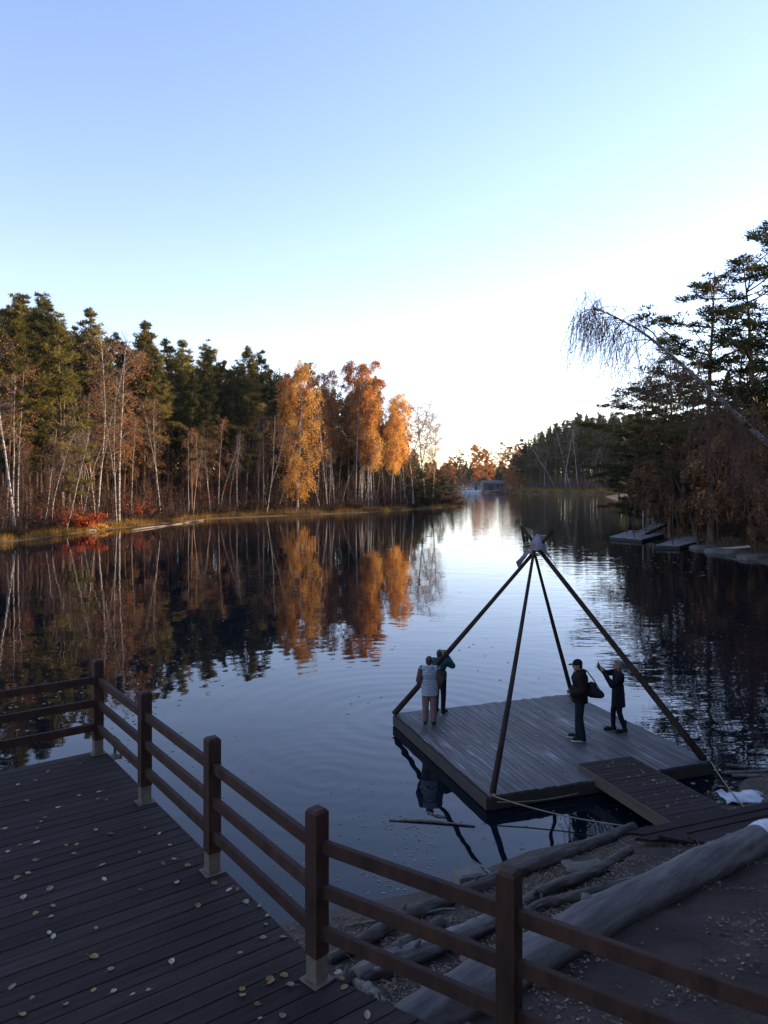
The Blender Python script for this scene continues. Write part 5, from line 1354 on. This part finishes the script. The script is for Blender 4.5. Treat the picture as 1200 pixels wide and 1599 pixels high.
    for s_ in 'LR': d_ = (J['wr' + s_] - J['el' + s_]).normalized(); limb(arms, [J['sh' + s_], J['el' + s_], J['wr' + s_] - d_ * .01], [.060 + e, .050 + e, .038 + e * .6])
    if S.get('hood'): 
        for q in range(7): a = math.pi * (q / 6) ; k.ball(J['nk'] + Vector((.085 * math.cos(a), -.045 - .055 * math.sin(a), .0 + .01 * math.sin(a))), (.045, .045, .05))
        k.ball(J['nk'] + Vector((0, -.105, -.07)), (.10, .045, .085))
    if S.get('collar'): k.ball(J['nk'] + Zv * .015, (.082, .085, .045), None, 14, 8)
    remesh('jacket' if hem > .7 else 'coat', k, M[S['jacket']], root, .012, 3)
    if sl_ is not None: remesh('sleeves', arms, M[sl_], root, .011, 3)
    # hair and headwear
    k = MB(); f = fh
    hs = S.get('hair')
    if hs == 'bob':
        k.ball(f(0, -.028, .032), (.092, .098, .094), HR, 16, 12)
        for q in range(11): a = math.pi * (1.0 + q / 10); k.ball(f(.078 * math.cos(a), -.005 + .075 * math.sin(a), -.055), (.032, .034, .085), HR)
        k.ball(f(0, .045, .095), (.07, .045, .03), HR)
    elif hs == 'bun':
        k.ball(f(0, -.026, .034), (.088, .094, .088), HR, 16, 12); k.ball(f(0, -.03, -.03), (.080, .082, .075), HR, 16, 10)
    else:
        k.ball(f(0, -.030, .025), (.083, .088, .085), HR, 16, 12); k.ball(f(0, -.055, -.035), (.066, .055, .055), HR, 14, 10)
    remesh('hair', k, M[S['haircol']], root, .009, 3)
    if S.get('cap'):
        k = MB(); k.ball(f(0, -.012, .052), (.089, .104, .078), HR, 18, 12); k.ball(f(0, -.012, .022), (.091, .106, .02), HR, 18, 8); k.ball(f(0, .128, .034), (.068, .070, .010), HR, 14, 8); k.ball(f(0, -.012, .130), (.012, .012, .007), HR)
        remesh('cap', k, M['coat_black'], root, .008, 2)
    if S.get('band'):
        k = MB(); k.tube([f(.090 * math.cos(a), .01 - .012 * math.sin(a), .03 + .092 * math.sin(a)) for a in np.linspace(-.35, math.pi + .35, 16)], .011, 8); k.build('headband', M['headband'], root)
    return root, J


def onraft(px, py): p = at(px, py, RZ); return (p.x, p.y, RZ + .002)


pA, _ = person('person in a light blue quilted vest and pinkish trousers seen from behind', onraft(671, 1131), (.10, 1), 1.52,
               dict(trousers='pink_trousers', jacket='vest_blue', sleeve='sleeve_brown', hem=.74, puff=.040, flare=.015, hood=True, hair='bun', haircol='hair_brown', band=True, turn=-.5, baggy=.026, girth=1.1, boot=.10,
                    J=dict(elL=(-.255, -.02, 1.10), elR=(.275, .0, 1.11), wrL=(-.20, .14, .92), wrR=(.235, .12, .90))))
pB, JB = person('person in a teal jacket and dark trousers raising a camera behind the leaning pole', onraft(687, 1114), (.55, 1), 1.50,
                dict(trousers='leggings', jacket='teal', hem=.80, puff=.034, hair='short', haircol='hair_black', turn=-.15, baggy=.012, sole=True, collar=True,
                     J=dict(elL=(-.22, .18, 1.25), elR=(.30, .16, 1.27), wrL=(-.07, .26, 1.50), wrR=(.09, .26, 1.50)), handL=((.35, .1, 1), (.6, .6, 0), 1), handR=((-.35, .1, 1), (-.6, .6, 0), -1)))
pM, JM = person('man in black cap, dark jacket and jeans with a shoulder bag', onraft(906, 1155), (-1, .22), 1.69,
                dict(trousers='jeans', jacket='jacket_dark', hem=.80, puff=.036, girth=1.18, hood=True, hair='short', haircol='hair_black', cap=True, turn=.25, nod=-.12, baggy=.022, sole=True, collar=True,
                     J=dict(elL=(-.28, -.05, 1.12), elR=(.28, -.05, 1.12), wrL=(-.19, .17, 1.00), wrR=(.19, .17, 1.00), anR=(.09, .03, .085), toR=(.11, .21, .035), anL=(-.10, -.05, .085), toL=(-.125, .125, .035), hd=(0, .055, 1.580), nk=(0, .01, 1.44)), curl=1.1))
pW, JW = person('woman in black coat with brown bob holding up a phone', onraft(966, 1143), (-1, .06), 1.555,
                dict(trousers='leggings', jacket='coat_black', hem=.62, puff=.022, flare=.03, hair='bob', haircol='hair_blond', turn=.05, baggy=.006, heel=1, boot=.16,
                     J=dict(elL=(-.22, .20, 1.16), elR=(.21, .25, 1.34), wrL=(-.055, .36, 1.44), wrR=(.055, .43, 1.51), knL=(-.08, .0, .49), anL=(-.08, -.12, .10), toL=(-.09, .055, .038), knR=(.08, .10, .49), anR=(.09, .10, .10), toR=(.10, .275, .038)),
                     handL=((.3, .5, 1), (.8, .4, 0), 1), handR=((-.3, .4, 1), (-.8, .4, 0), -1), curl=.9))
bpy.context.view_layer.update()


def held(root, p): return root.matrix_world @ Vector(p)


def device(name, label, cat, root, c, sx, sy, sz, lens):
    w = root.matrix_world; R = w.to_3x3().normalized(); o_ = empty(name, w @ Vector(c)); tag(o_, label, cat); q = Vector(o_.location); ax, ay, az = R @ Vector((1, 0, 0)), R @ Vector((0, 1, 0)), Zv
    k = MB(); k.box(q, ax * sx, ay * sy, az * sz); child(k, 'case', M['black'], o_, .004); k = MB(); k.tube([q + ay * sy * .9 + ax * lens[0] + az * lens[1], q + ay * (sy + lens[3]) + ax * lens[0] + az * lens[1]], lens[2], 12); child(k, 'lens', M['galv'], o_)
    if name == 'phone': k = MB(); k.box(q - ay * (sy + .0015), ax * sx * .93, ay * .001, az * sz * .95); child(k, 'screen', M['coat_black'], o_)


device('phone', 'dark phone held up by the woman in the black coat', 'phone', pW, (0, .47, 1.575), .037, .005, .075, (-.022, .06, .007, .002))
device('camera', 'small black camera held by the person in the teal jacket', 'camera', pB, (.01, .30, 1.585), .06, .02, .038, (0, 0, .026, .04))
# shoulder bag hanging behind the man
W_ = pM.matrix_world; bg_ = empty('shoulder_bag', W_ @ Vector((.10, -.30, 1.06))); tag(bg_, 'dark shoulder bag hanging behind the man in the cap', 'bag')
k = MB()
for (x_, y_, z_, rx, ry, rz_) in ((.06, -.25, 1.02, .12, .15, .13), (.06, -.33, .985, .11, .16, .10), (.06, -.24, 1.13, .08, .11, .10), (.06, -.41, .96, .09, .10, .075)): k.ball(W_ @ Vector((x_, y_, z_)), (rx, ry, rz_), W_.to_3x3().normalized(), 14, 10)
o_ = remesh('bag_body', k, M['black'], bg_, .012, 3); o_.matrix_parent_inverse = Matrix.Translation(-Vector(bg_.location))
k = MB(); k.tube([W_ @ Vector(v) for v in ((.07, -.44, 1.0), (.10, -.30, 1.24), (.15, -.15, 1.43), (.16, -.02, 1.475), (.15, .10, 1.43), (.14, .17, 1.28), (.17, .13, 1.10), (.13, -.12, 1.02), (.10, -.22, 1.02))], .013, 7); child(k, 'strap', M['jacket_dark'], bg_)

# ================================================================== FALLEN LEAVES
LM = [pmat('leaf_pale', [(.30, .24, .15), (.42, .35, .24)], 30, rough=.8, rand=.35), pmat('leaf_ochre', [(.22, .13, .05), (.36, .22, .09)], 30, rough=.8, rand=.35)]


def leafshape(seed):
    rg_ = random.Random(seed); k = MB(); n_ = 12; vs = []; asp = rg_.uniform(.62, .85)
    for ring in (1.0, .5):
        for q in range(n_):
            a = 2 * math.pi * q / n_; r = ring * (1 + .18 * math.cos(a) + rg_.uniform(-.05, .05)); x_, y_ = r * math.cos(a), r * math.sin(a) * asp
            vs.append((x_ * .032, y_ * .032, .004 + .012 * (rg_.random() * .4 + abs(y_) ** 2 * 1.1 + max(0, x_) ** 2 * .5) * ring))
    vs.append((0, 0, .004)); k.add(vs, [(q, (q + 1) % n_, n_ + (q + 1) % n_, n_ + q) for q in range(n_)] + [(n_ + q, n_ + (q + 1) % n_, 2 * n_) for q in range(n_)], 0, True)
    k.tube([(-.034, 0, .005), (-.05, .004, .007), (-.062, .002, .006)], .0012, 4); return k


LMESH = [leafshape(i).mesh('fallen_leaf', LM[0 if i < 5 else 1]) for i in range(8)]
rg = random.Random(31)


def leaf(p, label, group, s=1.0):
    o_ = link('fallen_leaf', LMESH[rg.choice((0, 1, 2, 3, 4, 0, 1, 5, 6, 7))]); o_.location = p; o_.rotation_euler = (rg.uniform(-.2, .2), rg.uniform(-.2, .2), rg.uniform(0, 6.28)); q = s * rg.uniform(.55, 1.15); o_.scale = (q, q, q)
    tag(o_, label, 'leaf', group)


spots = [(62, 600), (112, 594), (232, 628), (318, 664), (327, 708), (90, 688), (155, 739), (165, 790), (155, 875), (167, 888), (292, 950), (36, 1046), (100, 1078), (295, 1052), (354, 1058), (466, 1053), (530, 600), (545, 645), (588, 664), (553, 717), (618, 792), (510, 658), (887, 889), (885, 1007), (910, 1038), (758, 1050), (806, 1098), (815, 1142), (1147, 1135), (752, 937), (820, 890), (830, 848), (810, 790), (770, 780), (718, 740), (742, 738), (668, 720), (537, 967), (436, 740), (300, 860), (206, 1098), (128, 527), (140, 515), (118, 547), (14, 550), (58, 411), (110, 398), (85, 463), (184, 483), (248, 446), (308, 455), (333, 458), (300, 553), (348, 566), (240, 600), (498, 565), (312, 434), (150, 370), (26, 620), (52, 705), (110, 815), (75, 765), (113, 648), (835, 820), (1070, 1018), (1074, 1046), (1055, 1000), (345, 990), (70, 1130), (882, 1134), (760, 1070), (840, 1020), (845, 1030)]
for (cx_, cy_) in spots: leaf(at(cx_ / 2, 1020 + cy_ / 2, DZ + .002), 'pale fallen leaf lying on the dark deck boards', 'fallen leaves on the deck', .84)
for _ in range(40): p = duv(rg.uniform(.1, 6.2), rg.uniform(-4.2, -.1), .002); leaf(p, 'pale fallen leaf lying on the dark deck boards', 'fallen leaves on the deck', .7)
for _ in range(55): p = raftp(rg.uniform(.2, 4.6), rg.uniform(.2, 4.6), .004); leaf(p, 'tiny pale leaf lying on the raft boards', 'fallen leaves on the raft', .75)
for _ in range(34):
    p = ga + E1 * rg.uniform(.05, 1.1) - E2 * rg.uniform(.1, 2.5) + Zv * .004; leaf(p, 'tiny pale leaf lying on the gangway', 'fallen leaves on the gangway', .8)


def leaves_stuff(name, label, P_, size, mat, seed, flat=.25):
    rn_ = np.random.default_rng(seed); n_ = len(P_); a = rn_.uniform(0, 6.28, n_); D = np.stack([np.cos(a), np.sin(a), rn_.normal(size=n_) * flat], -1); S = np.stack([-np.sin(a), np.cos(a), rn_.normal(size=n_) * flat], -1)
    l = (size * rn_.uniform(.6, 1.3, n_))[:, None]; V = []
    for q in range(6): t = 2 * np.pi * q / 6; V.append(P_ + D * l * .5 * math.cos(t) * (1.15 if q == 0 else 1) + S * l * .36 * math.sin(t))
    V = np.stack(V, 1).reshape(-1, 3); tag(link(name, np_mesh(name, V, np.arange(len(V)).reshape(-1, 6), mat, col=np.repeat(rn_.random(n_), 6))), label, 'leaves', kind='stuff')


LIT = pmat('litter_leaf', [(.05, .03, .017), (.12, .08, .045), (.34, .28, .19)], 45, rough=.85, tone=.7, lo=.25, hi=.75)
FLO = pmat('floating_leaf', [(.12, .10, .07), (.30, .27, .22)], 5, rough=.6, tone=.4)
rn = np.random.default_rng(8)


def onbank(n, fn):
    xy = np.zeros((0, 2))
    while len(xy) < n: 
        p = np.stack([rn.uniform(-1.6, 9.0, n), rn.uniform(2.5, 15.2, n)], -1); s = sdist(p[:, 0], p[:, 1]); xy = np.concatenate([xy, p[fn(p, s)]])
    xy = xy[:n]; z = gheight(xy[:, 0], xy[:, 1]); return np.stack([xy[:, 0], xy[:, 1], z + rn.uniform(.005, .03, n)], -1)


BL = np.array([[p.x, p.y] for p in bp_])


def side_of_log(p):
    y = np.interp(p[:, 0], BL[:, 0], BL[:, 1]); return p[:, 1] - y


def clumps(p, s, th): return (vnoise(p[:, 0], p[:, 1], .55, 17) + .5 * vnoise(p[:, 0], p[:, 1], .2, 18)) > th


leaves_stuff('leaf_litter', 'brown and pale leaf litter between the logs on the bank', onbank(14000, lambda p, s: (s > .15) & (side_of_log(p) > .1) & clumps(p, s, -.2)), .032, LIT, 1)
leaves_stuff('leaf_litter', 'pale leaves gathered on dark soil behind the big grey log', onbank(1500, lambda p, s: (s > .2) & (side_of_log(p) < -.2) & (side_of_log(p) > -2.2) & (p[:, 0] > 1.2) & clumps(p, s, .06)), .038, LIT, 2)
leaves_stuff('leaf_litter', 'few scattered pale leaves on the trodden soil at the right', onbank(420, lambda p, s: (s > .2) & (side_of_log(p) < -.2)), .04, LIT, 3)
n = 420; P_ = onbank(n, lambda p, s: (s > .1) & (side_of_log(p) > .05)); a_ = rn.uniform(0, 6.28, n); l_ = rn.uniform(.05, .22, n); tw_ = Wood()
for q in range(n):
    d_ = np.array([math.cos(a_[q]), math.sin(a_[q]), rn.normal() * .12]) * l_[q]; tw_.tube(np.array([P_[q] - d_, P_[q] + d_ * .1 + rn.normal(size=3) * .01, P_[q] + d_]) + np.array([0, 0, .008]), .006, .003, 4)
tag(link('twig_debris', tw_.mesh('twig_debris', M['driftwood'])), 'short grey twigs littering the bank between the logs', 'twigs', kind='stuff')
# leaves drifting on the lake: dense at the right docks, thin elsewhere
def onwater(n, px0, px1, py0, py1, pw=1.0):
    px = rn.uniform(px0, px1, n); py = py0 + (py1 - py0) * rn.random(n) ** pw; d = F * CAMZ / (py - HY); x = (px - HX) / F * d; s = sdist(x, d); kx = s < -.1
    ux, uy = x * E1.x + d * E1.y - (RN.x * E1.x + RN.y * E1.y), x * E2.x + d * E2.y - (RN.x * E2.x + RN.y * E2.y); kx &= ~((ux > -.1) & (ux < RS + .1) & (uy > -.1) & (uy < RS + .1))
    kx &= (vnoise(x, d, .06 * d.mean(), 41) + .6 * vnoise(x, d, .02 * d.mean(), 42)) > rn.uniform(-.25, .4, n)
    return np.stack([x, d, np.full(n, .006)], -1)[kx]


leaves_stuff('floating_leaves', 'pale leaves drifting thickly on the dark water before the docks', onwater(420, 850, 1110, 815, 905), .18, FLO, 4, .05)
leaves_stuff('floating_leaves', 'tiny leaves scattered over the open lake', np.concatenate([onwater(300, 20, 1000, 880, 1120), onwater(260, 0, 330, 990, 1190)]), .085, FLO, 5, .05)
leaves_stuff('floating_leaves', 'small leaf specks on the blue water between deck and raft', np.concatenate([onwater(300, 180, 900, 1150, 1400), onwater(160, 560, 680, 1270, 1390), onwater(90, 850, 1000, 1220, 1300)]), .042, FLO, 6, .05)
leaves_stuff('floating_leaves', 'leaves and debris drifting on the shaded water right of the raft', onwater(130, 1080, 1200, 900, 1230, .6), .09, FLO, 7, .05)

# ================================================================== EVENING HAZE
hz, nt_, N_, L_ = new_mat('haze')
ho = N_.new('ShaderNodeOutputMaterial'); hv = N_.new('ShaderNodeVolumePrincipled')
hv.inputs['Color'].default_value = (.78, .86, 1, 1); hv.inputs['Density'].default_value = .00006; hv.inputs['Anisotropy'].default_value = .3
L_.new(hv.outputs[0], ho.inputs['Volume'])
hb = MB(); hb.box((0, 1500, 26), (2700, 0, 0), (0, 1960, 0), (0, 0, 30.5))
ho_ = hb.build('haze', hz); tag(ho_, 'thin evening haze over the lake', 'haze', kind='stuff')
